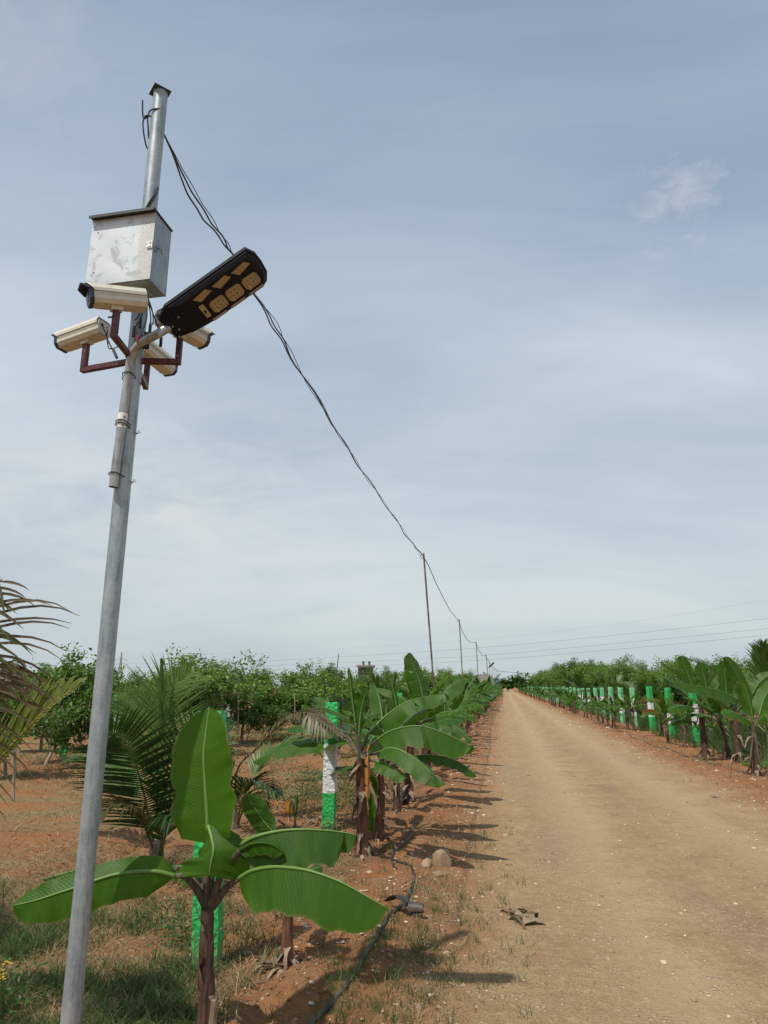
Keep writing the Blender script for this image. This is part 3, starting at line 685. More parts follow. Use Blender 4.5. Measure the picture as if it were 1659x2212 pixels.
fo = [(.03, .22), (.14, .045), (.94, .045), (.982, .25), (.988, .5), (.978, .75), (.935, .93), (.885, 1.0), (.38, .985), (.30, .965), (.18, .92), (.05, .80)]
fi = [(.20, .26), (.24, .135), (.915, .135), (.945, .28), (.955, .5), (.948, .74), (.925, .86), (.89, .895), (.39, .895), (.34, .88), (.27, .83), (.20, .72)]
m_.loft([[lq(a, w, .0) for a, w in fo], [lq(a, w, .012) for a, w in fo], [lq(a, w, .026) for a, w in fi]], 0)
face = m_.build('lower_face', M_BLACK, lamp, ang=20)
m_ = MB(); m_.loft([[lq(.02, .28, 0), lq(.15, .20, 0), lq(.33, .3, 0), (lq(.34, .80, 0)), lq(.2, .86, 0), lq(.04, .74, 0)], [lq(.03, .33, .022), lq(.15, .29, .026), lq(.30, .36, .027), lq(.30, .74, .027), lq(.2, .78, .026), lq(.05, .68, .022)]])
m_.build('battery_hump', M_BLACK, lamp, ang=20)
for a, w in ((.075, .47), (.10, .62), (.165, .36), (.06, .78)):
    m_ = MB(); m_.tube([lq(a, w, .015), lq(a, w, .031)], .0042, 8); m_.build('screw', M_SIDE, lamp)
def bolt_on_face(): pass
# centre row of octagonal clusters
for a in (.503, .669, .838):
    m_ = MB(); hx, hy, c_ = .050, .0305, .35
    oc = [(hx, hy * (1 - c_ * 1.1)), (hx * (1 - c_ * .8), hy), (-hx * (1 - c_ * .8), hy), (-hx, hy * (1 - c_ * 1.1)), (-hx, -hy * (1 - c_ * 1.1)), (-hx * (1 - c_ * .8), -hy), (hx * (1 - c_ * .8), -hy), (hx, -hy * (1 - c_ * 1.1))]
    def fc(u, v_, n): return lq(a, .675, n) + Ax * u * .84 + Wd * v_
    m_.loft([[fc(u, v_, .0262) for u, v_ in oc], [fc(u * .97, v_ * .97, .0295) for u, v_ in oc]])
    lo = m_.build('led_cluster', M_LED, lamp, ang=15)
    m_ = MB()
    for i in (-1, 1):
        for j in (-1, 1):
            c0 = fc(-.004 + i * .0125, -.004 + j * .0105, .0302); m_.box(c0, (.0095, .0085, .0010), (Ax, Wd, Nd)); 
    m_.build('led_frame', M_LEDL, lo, ang=10)
    m_ = MB()
    for i in (-1, 1):
        for j in (-1, 1):
            c0 = fc(-.004 + i * .0125, -.004 + j * .0105, .0315); m_.box(c0, (.0060, .0050, .0008), (Ax, Wd, Nd))
    m_.build('led_chip', M_LEDD, lo, ang=10)
    m_ = MB(); pq = [fc(-.030, .012, .030), fc(-.022, .012, .030), fc(-.018, .030, .0300), fc(-.031, .030, .030)]; m_.add(pq + [q + Nd * .001 for q in pq], [(4, 5, 6, 7), (0, 1, 5, 4), (1, 2, 6, 5), (2, 3, 7, 6), (3, 0, 4, 7)]); m_.build('bevel_glint', M_LEDL, lo)
# side rows on the slopes
for a in (.436, .634, .828):
    m_ = MB()
    p4 = [lq(a - .088, .225, .0268), lq(a + .050, .175, .0268), lq(a + .088, .30, .0268), lq(a - .040, .385, .0268)]
    m_.add(p4 + [q + Nd * .0018 for q in p4], [(0, 3, 2, 1), (4, 5, 6, 7), (0, 1, 5, 4), (1, 2, 6, 5), (2, 3, 7, 6), (3, 0, 4, 7)])
    lo = m_.build('led_cluster', M_LED, lamp, ang=15)
    m_ = MB()
    for i in range(3):
        for j in range(2): m_.tube([p4[0].lerp(p4[1], .22 + .26 * i).lerp(p4[3].lerp(p4[2], .22 + .26 * i), .3 + .35 * j) + Nd * .0017, p4[0].lerp(p4[1], .22 + .26 * i).lerp(p4[3].lerp(p4[2], .22 + .26 * i), .3 + .35 * j) + Nd * .003], .0026, 8)
    m_.build('led_chip', M_LEDL, lo)
for a in (.450, .641, .830):
    p4 = [lq(a - .072, .905, .0240), lq(a + .072, .905, .0240), lq(a + .072, 1.0, .0040), lq(a - .072, 1.0, .0040)]
    m_ = MB(); nn = (p4[1] - p4[0]).cross(p4[3] - p4[0]).normalized(); nn = nn if nn.dot(Nd) > 0 else -nn
    m_.add([q - nn * .004 for q in p4] + [q + nn * .0035 for q in p4], [(0, 3, 2, 1), (4, 5, 6, 7), (0, 1, 5, 4), (1, 2, 6, 5), (2, 3, 7, 6), (3, 0, 4, 7)]); m_.build('led_cluster', M_LED, lamp, ang=15)
m_ = MB(); c_ = lq(.372, .62, .0278); m_.box(c_, (.012, .033, .0009), (Ax, Wd, Nd)); st = m_.build('sticker', M_LABEL, lamp)
m_ = MB(); m_.box(c_ + Nd * .0013 + Wd * .002, (.0065, .008, .0005), (Ax, Wd, Nd)); ring(m_, c_ + Nd * .0013 + Wd * .019, .005, .0008, ax=Nd, n=14)
for i in range(4): m_.box(c_ + Nd * .0013 - Wd * (.014 + .0045 * i), (.006, .0006, .0004), (Ax, Wd, Nd))
m_.build('printed_mark', M_INK, st)
# bent arm
mt = O0 + lq(-.03, .52, -.012)
ar = [P(244.5, 1052, 3.045), P(262, 930, 3.045), P(276, 820, 3.045), P(280.5, 788, 3.043)]
pA = P(284, 765, 3.035); pB = P(299, 744, 3.01)
import itertools
arm_pts = [ar[0], ar[0].lerp(ar[3], .5), ar[3]]
b1, b2, b3 = ar[3], P(285, 755, 3.03), mt
for t in [i / 8 for i in range(1, 9)]:
    q = ar[3] * (1 - t) ** 2 + P(286.5, 748, 3.03) * 2 * t * (1 - t) + P(318, 733, 2.985) * t * t; arm_pts.append(q)
arm_pts += [P(340, 722, 2.955), mt + Ax * .06]
m_ = MB(); m_.tube(arm_pts, .0205, 24)
for q in m_.v: pass
ap = m_.build('lamp_arm', M_ARM, lamp, loc=(0, 0, 0), ang=50); ap.location = -O0
m_ = MB(); m_.tube([arm_pts[0] - (arm_pts[1] - arm_pts[0]).normalized() * .0006, arm_pts[0] + (arm_pts[1] - arm_pts[0]).normalized() * .001], .0175, 20); q = m_.build('open_end_shade', M_WIRE, ap)  # black disc over the capped end, shade of the hollow pipe as colour
# label wrapped round the arm with the letter E on its side
d_ = (arm_pts[1] - arm_pts[0]).normalized(); lt = P(262.5, 894, 3.045); lb = P(257.5, 925, 3.045)
tpar = lambda p_: (p_ - arm_pts[0]).dot(d_)
la, lb_ = arm_pts[0] + d_ * tpar(lb), arm_pts[0] + d_ * tpar(lt)
m_ = MB(); m_.tube([la, lb_], .0212, 24, cap=False); lab = m_.build('white_label', M_WHITE, ap)
vw = (V((0, 0, EYE)) - lb_); vw = (vw - d_ * vw.dot(d_)).normalized(); rt = d_.cross(vw).normalized() * -1
if rt.dot(Hx) < 0: rt = -rt
def onlab(u, h): return la + d_ * h + vw * (.0216 * cos(u / .0212)) + rt * (.0216 * sin(u / .0212))
m_ = MB(); hh = (lb_ - la).length * .70
def lbar(u, h, hu, hhh):
    c0 = onlab(u, h); nn = (c0 - la - d_ * h).normalized(); m_.box(c0, (hu, hhh, .0004), (d_.cross(nn).normalized(), d_, nn))
lbar(.008, hh - .005, .0052, .0011)
for i in (-1, 0, 1): lbar(.008 + i * .0042, hh, .0010, .0050)
m_.build('letter', M_INK, lab)
m_ = MB()
for i in range(3): lbar(-.010 + i * .003, hh - .014, .0010, .003)
for i in range(4): lbar(.001 + i * .0035, .010, .0012, .0028)
m_.build('small_print', M_TIE, lab)
for (x, y, lo_) in ((280, 815, 1), (263, 917, 0), (256, 923, 1), (262, 1029, 1)):
    c_ = V((PX, PY, P(x, y, 3.06).z)); aa = arm_pts[0] + d_ * max(0, (c_.z - arm_pts[0].z) / d_.z); aa = V((aa.x, aa.y, c_.z))
    mid = (c_ + aa) / 2; e0 = (c_ - aa).normalized(); e1 = Z.cross(e0); ea = (c_ - aa).length / 2
    m_ = MB(); pts = []
    for i in range(37):
        q = 2 * pi * i / 36; pts.append(mid + e0 * (ea * (1 if cos(q) > 0 else -1) * min(1, abs(cos(q)) * 2.2) + .0385 * cos(q) * (1 if cos(q) > 0 else .62)) + e1 * sin(q) * (.0385 if cos(q) > 0 else .028) - Z * .010 * cos(q))
    m_.tube(pts, .0026, 6)
    if lo_:
        en = c_ + Hx * .04 - Z * .012 - Hy * .01; m_.tube([en, en + Hx * .012 - Z * .01, en + Hx * .028 - Z * .002, en + Hx * .02 + Z * .008, en + Hx * .006 - Z * .016], .0016, 5)
    k_ = m_.build('binding_wire', M_TIE, lamp); k_.location = -O0

# overhead cable and cable loops at the top
POLES = [('t', (915, 1195), (937, 1480), 16.3), ('t', (992, 1337), (999, 1462), 33.), ('t', (1028.5, 1386), (1032, 1450), 49.5),
         ('l', (1050, 1414), (1055.5, 1480), 70.), ('t', (1056.5, 1427.5), (1059, 1465), 86.), ('t', (1062.3, 1435), (1064, 1470), 103.), ('t', (1067, 1440), (1068, 1470), 120.), ('t', (1071.5, 1445), (1072, 1470), 137.), ('t', (1077.2, 1448.5), (1078, 1475), 155.)]
tops = [P(345, 258, 3.1)]
for i, (k_, (tx, ty), (bx, by), D) in enumerate(POLES):
    tp = P(tx, ty, D); lo = P(bx, by, D); dn = (lo - tp) / (tp.z - lo.z); bs = tp + dn * (tp.z + .1); tops.append(tp + dn * .12)
    rad = .021 if k_ == 't' else .045
    names = {0: 'rusty thin pole carrying the cable, nearest of the thin poles', 1: 'second rusty thin pole along the cable, where the cable sags away right', 2: 'third thin pole from the camera, last before the far lamp pole',
             3: 'grey pole with a small black lamp head far down the left side of the track', 4: 'thin pole just beyond the far lamp pole', 5: 'second thin pole beyond the far lamp pole', 6: 'third thin pole beyond the far lamp pole', 7: 'fourth thin pole beyond the far lamp pole', 8: 'farthest thin pole, from which a wire runs off to the right'}
    t = thing('thin_pole' if k_ == 't' else 'lamp_pole', names[i], 'pole', bs, 0, 'poles carrying the cable along the track')
    m_ = MB(); r_2 = rad * (1 + i * .12 if k_ == 't' else 1); m_.tube([V((0, 0, 0)), (tp - bs) * .5, tp - bs], r_2, 10); m_.build('pole_tube', M_THIN if i < 3 else M_THIN2, t)
    m_ = MB(); hk = tp - bs + dn * .12; m_.tube([hk, hk - Hx * .07, hk - Hx * .09 + Z * .08], .008 * (1 + i * .2), 6); m_.build('cable_hook', M_TIE, t)
    if k_ == 'l':
        m_ = MB(); a_ = P(1052, 1444, D) - bs; b_ = P(1057, 1441, D) - bs; c_ = P(1067, 1431, D) - bs
        m_.tube([a_, b_], .04, 8); m_.build('lamp_arm', M_THIN2, t)
        m_ = MB(); dd = (c_ - b_); m_.box((b_ + c_) / 2, (dd.length / 2, .14, .07), (dd.normalized(), Hy, dd.normalized().cross(Hy)), bev=.03); m_.build('lamp_head', M_BLACK, t)
def cable_through(pxs, A_, B_):
    """points of a cable in the vertical plane from A_ to B_, passing the given picture heights"""
    pl = lambda q: (q.dot(Hx), q.dot(Hy))
    l0, d0 = pl(A_); l1, d1 = pl(B_); out_ = [V(A_)]
    for x, y in pxs:
        k = (x - 829.5) / (FPX * CP - (1106 - y) * SP); t = (k * d0 - l0) / ((l1 - l0) - k * (d1 - d0)); out_.append(P(x, y, d0 + (d1 - d0) * t))
    out_.append(V(B_)); return out_
def smooth(pts, n=8):
    o_ = []
    for i in range(len(pts) - 1):
        p0, p1, p2, p3 = pts[max(0, i - 1)], pts[i], pts[i + 1], pts[min(len(pts) - 1, i + 2)]
        for j in range(n):
            t = j / n; o_.append(.5 * ((2 * p1) + (-p0 + p2) * t + (2 * p0 - 5 * p1 + 4 * p2 - p3) * t * t + (-p0 + 3 * p1 - 3 * p2 + p3) * t ** 3))
    return o_ + [pts[-1]]
A0 = P(350, 281, 3.12); B0 = tops[1]
main = [(378, 340), (403, 393), (440, 455), (478, 510), (505, 553), (548, 632), (598, 708), (628, 768), (700, 886), (752, 970), (800, 1043), (850, 1115), (880, 1160), (900, 1185)]
low = [(376, 340), (397, 400), (425, 452), (462, 500), (503, 551), (547, 633), (590, 706), (627, 770), (702, 884), (753, 974), (800, 1042), (851, 1117), (880, 1161), (901, 1184)]
thr = [(381, 340), (410, 392), (447, 455), (482, 511), (506, 553), (550, 631), (604, 710), (630, 765), (699, 887), (751, 969), (801, 1045), (850, 1114), (881, 1160), (900, 1186)]
for pts, rr, lb2 in ((main, .0048, 'thicker black cable running from the steel pole to the first thin pole'), (low, .0048, 'black cable sagging lowest of the three strung from the steel pole'), (thr, .0026, 'thinnest black wire of the three strung from the steel pole to the first thin pole')):
    m_ = MB(); sp = smooth(cable_through(pts, A0, B0), 6); k = len(sp); rj = random.Random(len(lb2))
    sp2 = []
    for i, q in enumerate(sp):
        s_ = i / k; am = (.013 * s_ + .004) * min(1, (s_ * 4) ** 2); sp2.append(q + Hx * am * sin(i * .9 + rr * 900) + Z * am * cos(i * .9 + rr * 900) * .8)
    m_.tube(sp2, [rr * (1 + .35 * i / k) for i in range(k)], 6); tag(m_.build('overhead_cable', M_WIRE), lb2, 'cable', 'cables from the steel pole to the first thin pole')
sag = [[(926, 1222), (941, 1258), (958, 1292), (972, 1318), (984, 1333)], [(998, 1362), (1009, 1381), (1018, 1388), (1024, 1387)], [(1035, 1405), (1042, 1415)], [(1052, 1422)], [(1059, 1434)], [(1064.5, 1441)], [(1069, 1446)], [(1074, 1450)]]
for i in range(1, 9):
    m_ = MB(); sp = smooth(cable_through(sag[i - 1], tops[i], tops[i + 1]), 5); m_.tube(sp, [.008 * (1 + .35 * i)] * len(sp), 6)
    tag(m_.build('overhead_cable', M_WIRE), f'black cable sagging between the {["nearest","second","third"][i-1] + " and " + ["second","third"][i-1] + " thin poles" if i < 3 else ["third thin pole and the far lamp pole", "far lamp pole and the thin pole just beyond it"][i-3] if i < 5 else ["second and first", "third and second", "fourth and third", "farthest and fourth"][i-5] + " thin poles beyond the far lamp"}', 'cable', 'cable spans along the track')
m_ = MB(); A1 = tops[9]; B1 = W3(80, 160, 6.3); m_.tube([A1.lerp(B1, t) - Z * 1.6 * 4 * t * (1 - t) for t in [i / 12 for i in range(13)]], .035, 6); tag(m_.build('overhead_cable', M_WIRE), 'lone wire running right from the farthest thin pole towards the orchard', 'cable')
# loops hanging at the pole top
m_ = MB()
m_.tube(smooth([P(308, 217, 3.08), P(308, 240, 3.08), P(310.5, 256, 3.085), P(320, 251, 3.09), P(328, 252, 3.1)], 5), .0042, 7)
m_.tube(smooth([P(326, 252, 3.09), P(315, 250, 3.08), P(309, 262, 3.075), P(310, 285, 3.075), P(315, 312, 3.09), P(319, 322, 3.12)], 5), .0042, 7)
m_.tube(smooth([P(318, 250, 3.09), P(320, 275, 3.09), P(321, 300, 3.12)], 5), .0042, 7)
tag(m_.build('cable_loop', M_WIRE), 'black cable ends looped at the left of the pole top', 'cable')
m_ = MB()
for dx, rr in ((0, .005), (4.5, .0045)):
    m_.tube(smooth([P(340 + dx * .1, 383, 3.15), P(341.5, 400, 3.11), P(337 + dx * .5, 415, 3.065), P(326 + dx, 432, 3.055), P(315 + dx, 452, 3.05), P(314 + dx, 470, 3.04)], 5), rr, 7)
tag(m_.build('cable', M_WIRE), 'black cables wound round the pole just above the cabinet', 'cable')

# ================================================================ BANANA PLANTS
def crv(pts, n):
    """evenly resampled smooth curve through the points"""
    s_ = smooth([V(p) for p in pts], 10); L = [0.]
    for i in range(1, len(s_)): L.append(L[-1] + (s_[i] - s_[i - 1]).length)
    o_ = []; j = 0
    for i in range(n + 1):
        d = L[-1] * i / n
        while j < len(L) - 2 and L[j + 1] < d: j += 1
        t = (d - L[j]) / max(1e-9, L[j + 1] - L[j]); o_.append(s_[j].lerp(s_[j + 1], min(1, t)))
    return o_, L[-1]
def prof_banana(u):
    return min(1., (max(0, u) / .10)) ** .55 * max(0., 1 - max(0, (u - .58) / .42) ** 3.2) ** .62 * (.92 + .08 * sin(pi * u))
def banana_leaf(mb, mid, width, up, foldL=.3, foldR=.3, nu=30, nv=4, seed=0, tears=0, ripple=.012, petiole=None, rib=.011, prof=prof_banana, curlL=0., curlR=0., wl=1., wr=1., rough_edge=.0):
    """lamina either side of a midrib; fold = angle (rad) each half drops below the side direction"""
    r = random.Random(seed); pts, L = crv(mid, nu); up = V(up)
    ph = [r.uniform(0, 6.28) for _ in range(4)]
    for side in (-1, 1):
        fold = foldL if side < 0 else foldR; curl = curlL if side < 0 else curlR; ww = width * (wl if side < 0 else wr)
        cuts = sorted(r.uniform(.12, .92) for _ in range(tears)); segs = []; a = 0.
        for c in cuts + [1.]:
            if c - a > .03: segs.append((a, c)); a = c
        if segs and segs[-1][1] < 1: segs[-1] = (segs[-1][0], 1.)
        for (ua, ub) in segs:
            n = max(2, int(round((ub - ua) * nu))); dz = r.uniform(-.10, .16) if tears else 0.; sk = r.uniform(-.03, .03) if tears else 0
            vs = []; uv = []
            for i in range(n + 1):
                u = ua + (ub - ua) * i / n; fi = u * nu; k = min(nu - 1, int(fi)); p = pts[k].lerp(pts[k + 1], fi - k)
                t = (pts[min(nu, k + 1)] - pts[max(0, k - 1)]).normalized(); s_ = t.cross(up); s_ = (s_.normalized() if s_.length > 1e-4 else V((1, 0, 0))) * side; nn = s_.cross(t) * side
                if nn.dot(up) < 0: nn = -nn
                w = ww * prof(u) * (1 + .025 * sin(u * 23 + ph[3] + side * 2) + .015 * sin(u * 47 + ph[0]))
                for j in range(nv + 1):
                    q = j / nv; 
                    x_ = 0; y_ = 0
                    thm = fold + curl * q * .5 + dz * q * .5 + .05 * sin(u * 8 + ph[0] + side)
                    rp = ripple * q * q * (.7 * sin(u * 27 + ph[1] + side) + .4 * sin(u * 53 + ph[2]) + .5 * sin(u * 11 + ph[3] * side))
                    gap = 0
                    if tears and (i == 0 and ua > 0): gap = .012 * q
                    if tears and (i == n and ub < 1): gap = -.012 * q
                    ew = w * q * (1 - rough_edge * r.random() * (q > .9))
                    vs.append(p + (s_ * cos(thm) - nn * sin(thm)) * ew + nn * rp + t * (q * w * .22 + gap + sk * q)); uv.append((u, side * q))
            fs = []
            for i in range(n):
                for j in range(nv):
                    a_ = i * (nv + 1) + j; f_ = (a_, a_ + 1, a_ + nv + 2, a_ + nv + 1); fs.append(f_ if side > 0 else f_[::-1])
            mb.add(vs, fs, 0, uv)
    rr = [rib * (1 - .82 * i / nu) for i in range(nu + 1)]; off = [(pts[i] + V((0, 0, 0))) for i in range(nu + 1)]
    mb.tube(off, rr, 6, 1)
    if petiole:
        pp, _ = crv(list(petiole) + [pts[0]], 8); mb.tube(pp, [rib * (1.9 - .85 * i / 8) for i in range(9)], 8, 2)
BM = [M_BAN, M_RIB, M_PET]; BM2 = [M_BAN2, M_RIB, M_PET]; BMY = [M_YEL, M_RIB, M_PET]
def stem(mb, pts, r0, r1, seed, n=14, k=16, mi=0):
    c, L = crv(pts, k); r = random.Random(seed); rings = []
    for i, p in enumerate(c):
        t = (c[min(k, i + 1)] - c[max(0, i - 1)]).normalized(); a = t.orthogonal().normalized(); a = (V((1, 0, 0)) - t * t.x).normalized(); b = t.cross(a); rr = r0 + (r1 - r0) * (i / k) ** .8
        flare = 1 + .35 * max(0, 1 - i / 2.2)
        rings.append([p + (a * cos(q) + b * sin(q)) * rr * flare * (1 + .10 * sin(3 * q + i * .5 + seed) + .05 * sin(5 * q - i * .9)) for q in [2 * pi * j / n for j in range(n)]])
    mb.loft(rings, mi)
def sheath(mb, p, dr, L, w, seed, mi=0, droop=.6):
    """a dry strap of old leaf hanging or standing off the stem"""
    r = random.Random(seed); dr = V(dr).normalized(); s_ = dr.cross(V((0, 0, 1))); s_ = s_.normalized() if s_.length > .05 else V((1, 0, 0)); vs = []; p = V(p); d = V(dr); uv = []
    n = 8; c = r.random()
    for i in range(n + 1):
        q = i / n; ww = w * (1 - q) ** .6 * (1 + .3 * sin(q * 9 + seed)); tw = q * r.uniform(.5, 2.) ; ss = (s_ * cos(tw) + V((0, 0, 1)) * sin(tw) * .6)
        vs += [p - ss * ww, p + ss * ww + d.cross(s_) * ww * .5]; uv += [(c, 0), (c, 1)]
        p = p + d * L / n; d = (d + V((r.uniform(-.15, .15), r.uniform(-.15, .15), -droop * .28 + r.uniform(-.1, .1)))).normalized()
    mb.add(vs, [(2 * i, 2 * i + 1, 2 * i + 3, 2 * i + 2) for i in range(n)], mi, uv)

GL = 'banana plants in the row left of the track'; GRR = 'banana plants in the row right of the track'
def to_local(o, root):
    o.location = -root.location if root.rotation_euler.z == 0 else o.location
# ---- nearest plant, leaf by leaf
D0 = 3.42
b0p = P(446, 2212, D0); b0g = V((b0p.x - .005, b0p.y, 0)); b0g.z = g(b0g.x, b0g.y)
ban = thing('banana_plant', 'nearest banana plant, with one huge upright bright green leaf, just right of the steel pole', 'banana plant', b0g, 0, GL)
def PP(lst, root): return [P(x, y, D) - root for x, y, D in lst]
CR = P(447, 1962, D0) - b0g
m_ = MB(); stem(m_, [V((0, 0, -.03)), P(446, 2150, D0) - b0g, P(446, 2040, D0) - b0g, CR], .047, .027, 3, 18, 22)
sm = m_.build('stem', M_PSTEM, ban, ang=80)
m_ = MB()
for i, (x, y, dx, dz, L, w) in enumerate([(436, 2110, -.25, .9, .22, .018), (455, 2040, .3, .9, .20, .016), (440, 2010, -.2, .9, .16, .014), (461, 2150, .12, -1, .10, .02), (452, 2100, .3, .6, .14, .02), (434, 2060, -.5, .7, .12, .012), (470, 2010, .8, .5, .13, .008), (428, 2130, -.35, 1, .16, .012)]):
    sheath(m_, P(x, y, D0 - .03) - b0g, Hx * dx + Z * dz - Hy * .1, L, w, i, droop=.15)
m_.build('dry_sheath', M_SHEATH, ban)
m_ = MB(); c_ = P(462, 2160, D0 - .045) - b0g; m_.tube([c_ + Z * .0, c_ - Z * .09 , c_ - Z * .18], [.012, .018, .02], 10); m_.build('cut_leaf_stub', M_SHEATH, ban)
def nleaf(lst, w, up, fl, fr, seed, mats=BM, root=b0g, par=ban, pet=None, **k):
    m_ = MB(); banana_leaf(m_, PP(lst, root), w, up, fl, fr, seed=seed, petiole=[V(q) for q in pet] if pet else None, nu=40, nv=6, **k); return m_.build('leaf', mats, par, ang=180)
vf = -Hy            # facing the camera
def prof_up(u): return (.80 + .20 * min(1, u / .18)) * (1 - .16 * math.exp(-((u - .34) / .05) ** 2)) * max(0., 1 - max(0, (u - .50) / .50) ** 2.3) ** .8 * (1 - .10 * max(0, u - .3))
nleaf([(449, 1822, 3.40), (448, 1768, 3.40), (443, 1690, 3.41), (440, 1625, 3.42), (447, 1565, 3.45), (452, 1527, 3.47)], .158, vf - Hx * .25 + Z * .15, -.16, -.22, 5, pet=[CR, P(448, 1890, 3.41) - b0g], ripple=.006, rib=.0125, prof=prof_up, curlL=-.15, curlR=-.25, wr=1.13)
def prof_lobe(u): return .12 + .88 * (u ** .75) if u < .86 else (1.0 - ((u - .86) / .14) ** 2 * .45) * .99
nleaf([(450, 1784, 3.385), (458, 1812, 3.34), (461, 1838, 3.31), (455, 1868, 3.30), (452, 1892, 3.30)], .215, vf, .30, .30, 8, ripple=.012, rib=.010, prof=prof_lobe, curlL=.35, curlR=.25, wl=1.15, wr=.85)
# left leaf, right low leaf, right upper leaf and those behind them
nleaf([(379, 1893, 3.34), (330, 1882, 3.30), (250, 1889, 3.26), (160, 1918, 3.22), (80, 1944, 3.2), (26, 1957, 3.2)], .108, Z * .35 + vf * .95, .18, .25, 12, pet=[CR, P(428, 1925, 3.4) - b0g, P(400, 1893, 3.36) - b0g], ripple=.010, wl=1.0, wr=.62, curlL=.2)
nleaf([(372, 1876, 3.50), (310, 1868, 3.56), (220, 1872, 3.6), (150, 1884, 3.62), (94, 1900, 3.64)], .11, Z + vf * .3, .5, .5, 13, BM2, pet=[CR, P(424, 1912, 3.45) - b0g, P(398, 1884, 3.47) - b0g], wl=.8, wr=.7)
nleaf([(515, 1899, 3.36), (545, 1881, 3.30), (590, 1873, 3.24), (640, 1876, 3.18), (682, 1885, 3.14), (735, 1905, 3.10), (790, 1935, 3.08), (838, 1963, 3.07)], .172, Z + vf * .2 + Hx * .15, 1.15, 1.05, 21, pet=[CR, P(462, 1955, 3.42) - b0g, P(488, 1918, 3.39) - b0g], ripple=.006, curlL=.1, curlR=.12)
nleaf([(512, 1830, 3.36), (545, 1810, 3.34), (594, 1797, 3.32), (640, 1792, 3.30), (690, 1793, 3.3), (735, 1797, 3.3), (770, 1804, 3.3)], .150, Z + vf * .2, 1.05, 1.0, 22, BM2, pet=[CR, P(462, 1935, 3.4) - b0g, P(485, 1868, 3.38) - b0g], ripple=.012, tears=1, curlL=.15)
nleaf([(520, 1836, 3.30), (548, 1822, 3.27), (585, 1824, 3.25), (612, 1842, 3.24)], .05, vf * .9 + Z, .9, .9, 25, [M_BAN, M_BAN, M_PET], pet=[P(500, 1860, 3.36) - b0g], ripple=.004)
nleaf([(432, 1900, 3.52), (415, 1880, 3.6), (395, 1872, 3.66), (365, 1872, 3.7)], .07, Z + vf * .5, .6, .6, 26, BM2, pet=[CR])
m_ = MB(); banana_leaf(m_, PP([(460, 1905, 3.44), (462, 1860, 3.45), (461, 1800, 3.47), (460, 1750, 3.49)], b0g), .02, vf, .9, .9, nu=14, nv=3, petiole=[CR], rib=.008); m_.build('leaf', BM, ban, ang=180)

# ---- generic plants (height 1 = nominal)
def gen_banana(seed, ht=.9, nleaves=7, L=(.75, 1.05), W=(.11, .15), merged=False, nu=20, nv=3, spear=True, dark=False, side=None, tear=4, stalks=1):
    r = random.Random(seed); mb = {}; tot = MB()
    stem(tot, [V((0, 0, -.05)), V((r.uniform(-.03, .03), r.uniform(-.03, .03), ht * .5)), V((r.uniform(-.05, .05), r.uniform(-.05, .05), ht))], .062, .036, seed, 9 if merged else 12, 5 if merged else 12, 3)
    top = V((0, 0, ht)); leaves = []; a0 = r.uniform(0, 6.28)
    for i in range(nleaves):
        a = a0 + i * 2.4 + r.uniform(-.35, .35); lvl = i / max(1, nleaves - 1); el0 = (.25 + .85 * lvl) + r.uniform(-.1, .15)
        l = r.uniform(*L) * (1 - .15 * lvl); w = r.uniform(*W); d = V((cos(a), sin(a), 0)); pl = .16 + .12 * r.random() + .05 * lvl
        e = el0 + .25; p = top + Z * .06 * lvl; pet = [top - Z * .03]; dd = d * cos(e) + Z * sin(e); p = p + dd * pl; mid = [V(p)]; n = 6; drop = r.uniform(1.1, 1.8) * (1 - .45 * lvl)
        for k in range(n):
            e -= drop / n * (.6 + .8 * k / n); dd = d * cos(e) + Z * sin(e); p = p + dd * l / n; mid.append(V(p))
        m_ = tot if merged else MB(); fo = r.uniform(.25, .95)
        banana_leaf(m_, mid, w, Z if el0 < 1.0 else (Z - d * .8), fo, fo + r.uniform(-.2, .2), nu=nu, nv=nv, seed=seed * 31 + i, tears=r.randint(1, tear), petiole=pet, rib=.010, ripple=.012, curlL=.2, curlR=.2)
        if not merged: leaves.append(m_)
    if spear:
        m_ = tot if merged else MB(); a = r.uniform(0, 6.28); d = V((cos(a) * .12, sin(a) * .12, 1)).normalized()
        banana_leaf(m_, [top, top + d * .25, top + d * .5, top + d * .72], .03, V((1, .2, 0)), .8, .8, nu=8, nv=2, seed=seed, petiole=[top - Z * .1], rib=.010)
        if not merged: leaves.append(m_)
    dm = tot if merged else MB()
    for i in range(3 if merged else 9):
        a = r.uniform(0, 6.28); h = r.choice([r.uniform(.02, .14), r.uniform(.02, ht), r.uniform(ht * .7, ht)]); d = V((cos(a), sin(a), r.uniform(-1.4, .6)))
        sheath(dm, V((cos(a) * .04, sin(a) * .04, h)), d, r.uniform(.15, .35), r.uniform(.012, .035), seed * 7 + i, 4 if merged else 0)
    return tot, leaves, dm
def dead_hang(mb, base, a, L, w, seed):
    """whole dead leaf hanging down along the stem"""
    d = V((cos(a), sin(a), 0)); banana_leaf(mb, [V(base), V(base) + d * .09 + Z * .02, V(base) + d * .13 - Z * L * .4, V(base) + d * .11 - Z * L], w, d, .9, 1.1, nu=12, nv=2, seed=seed, tears=3, rib=.006)
protos = []
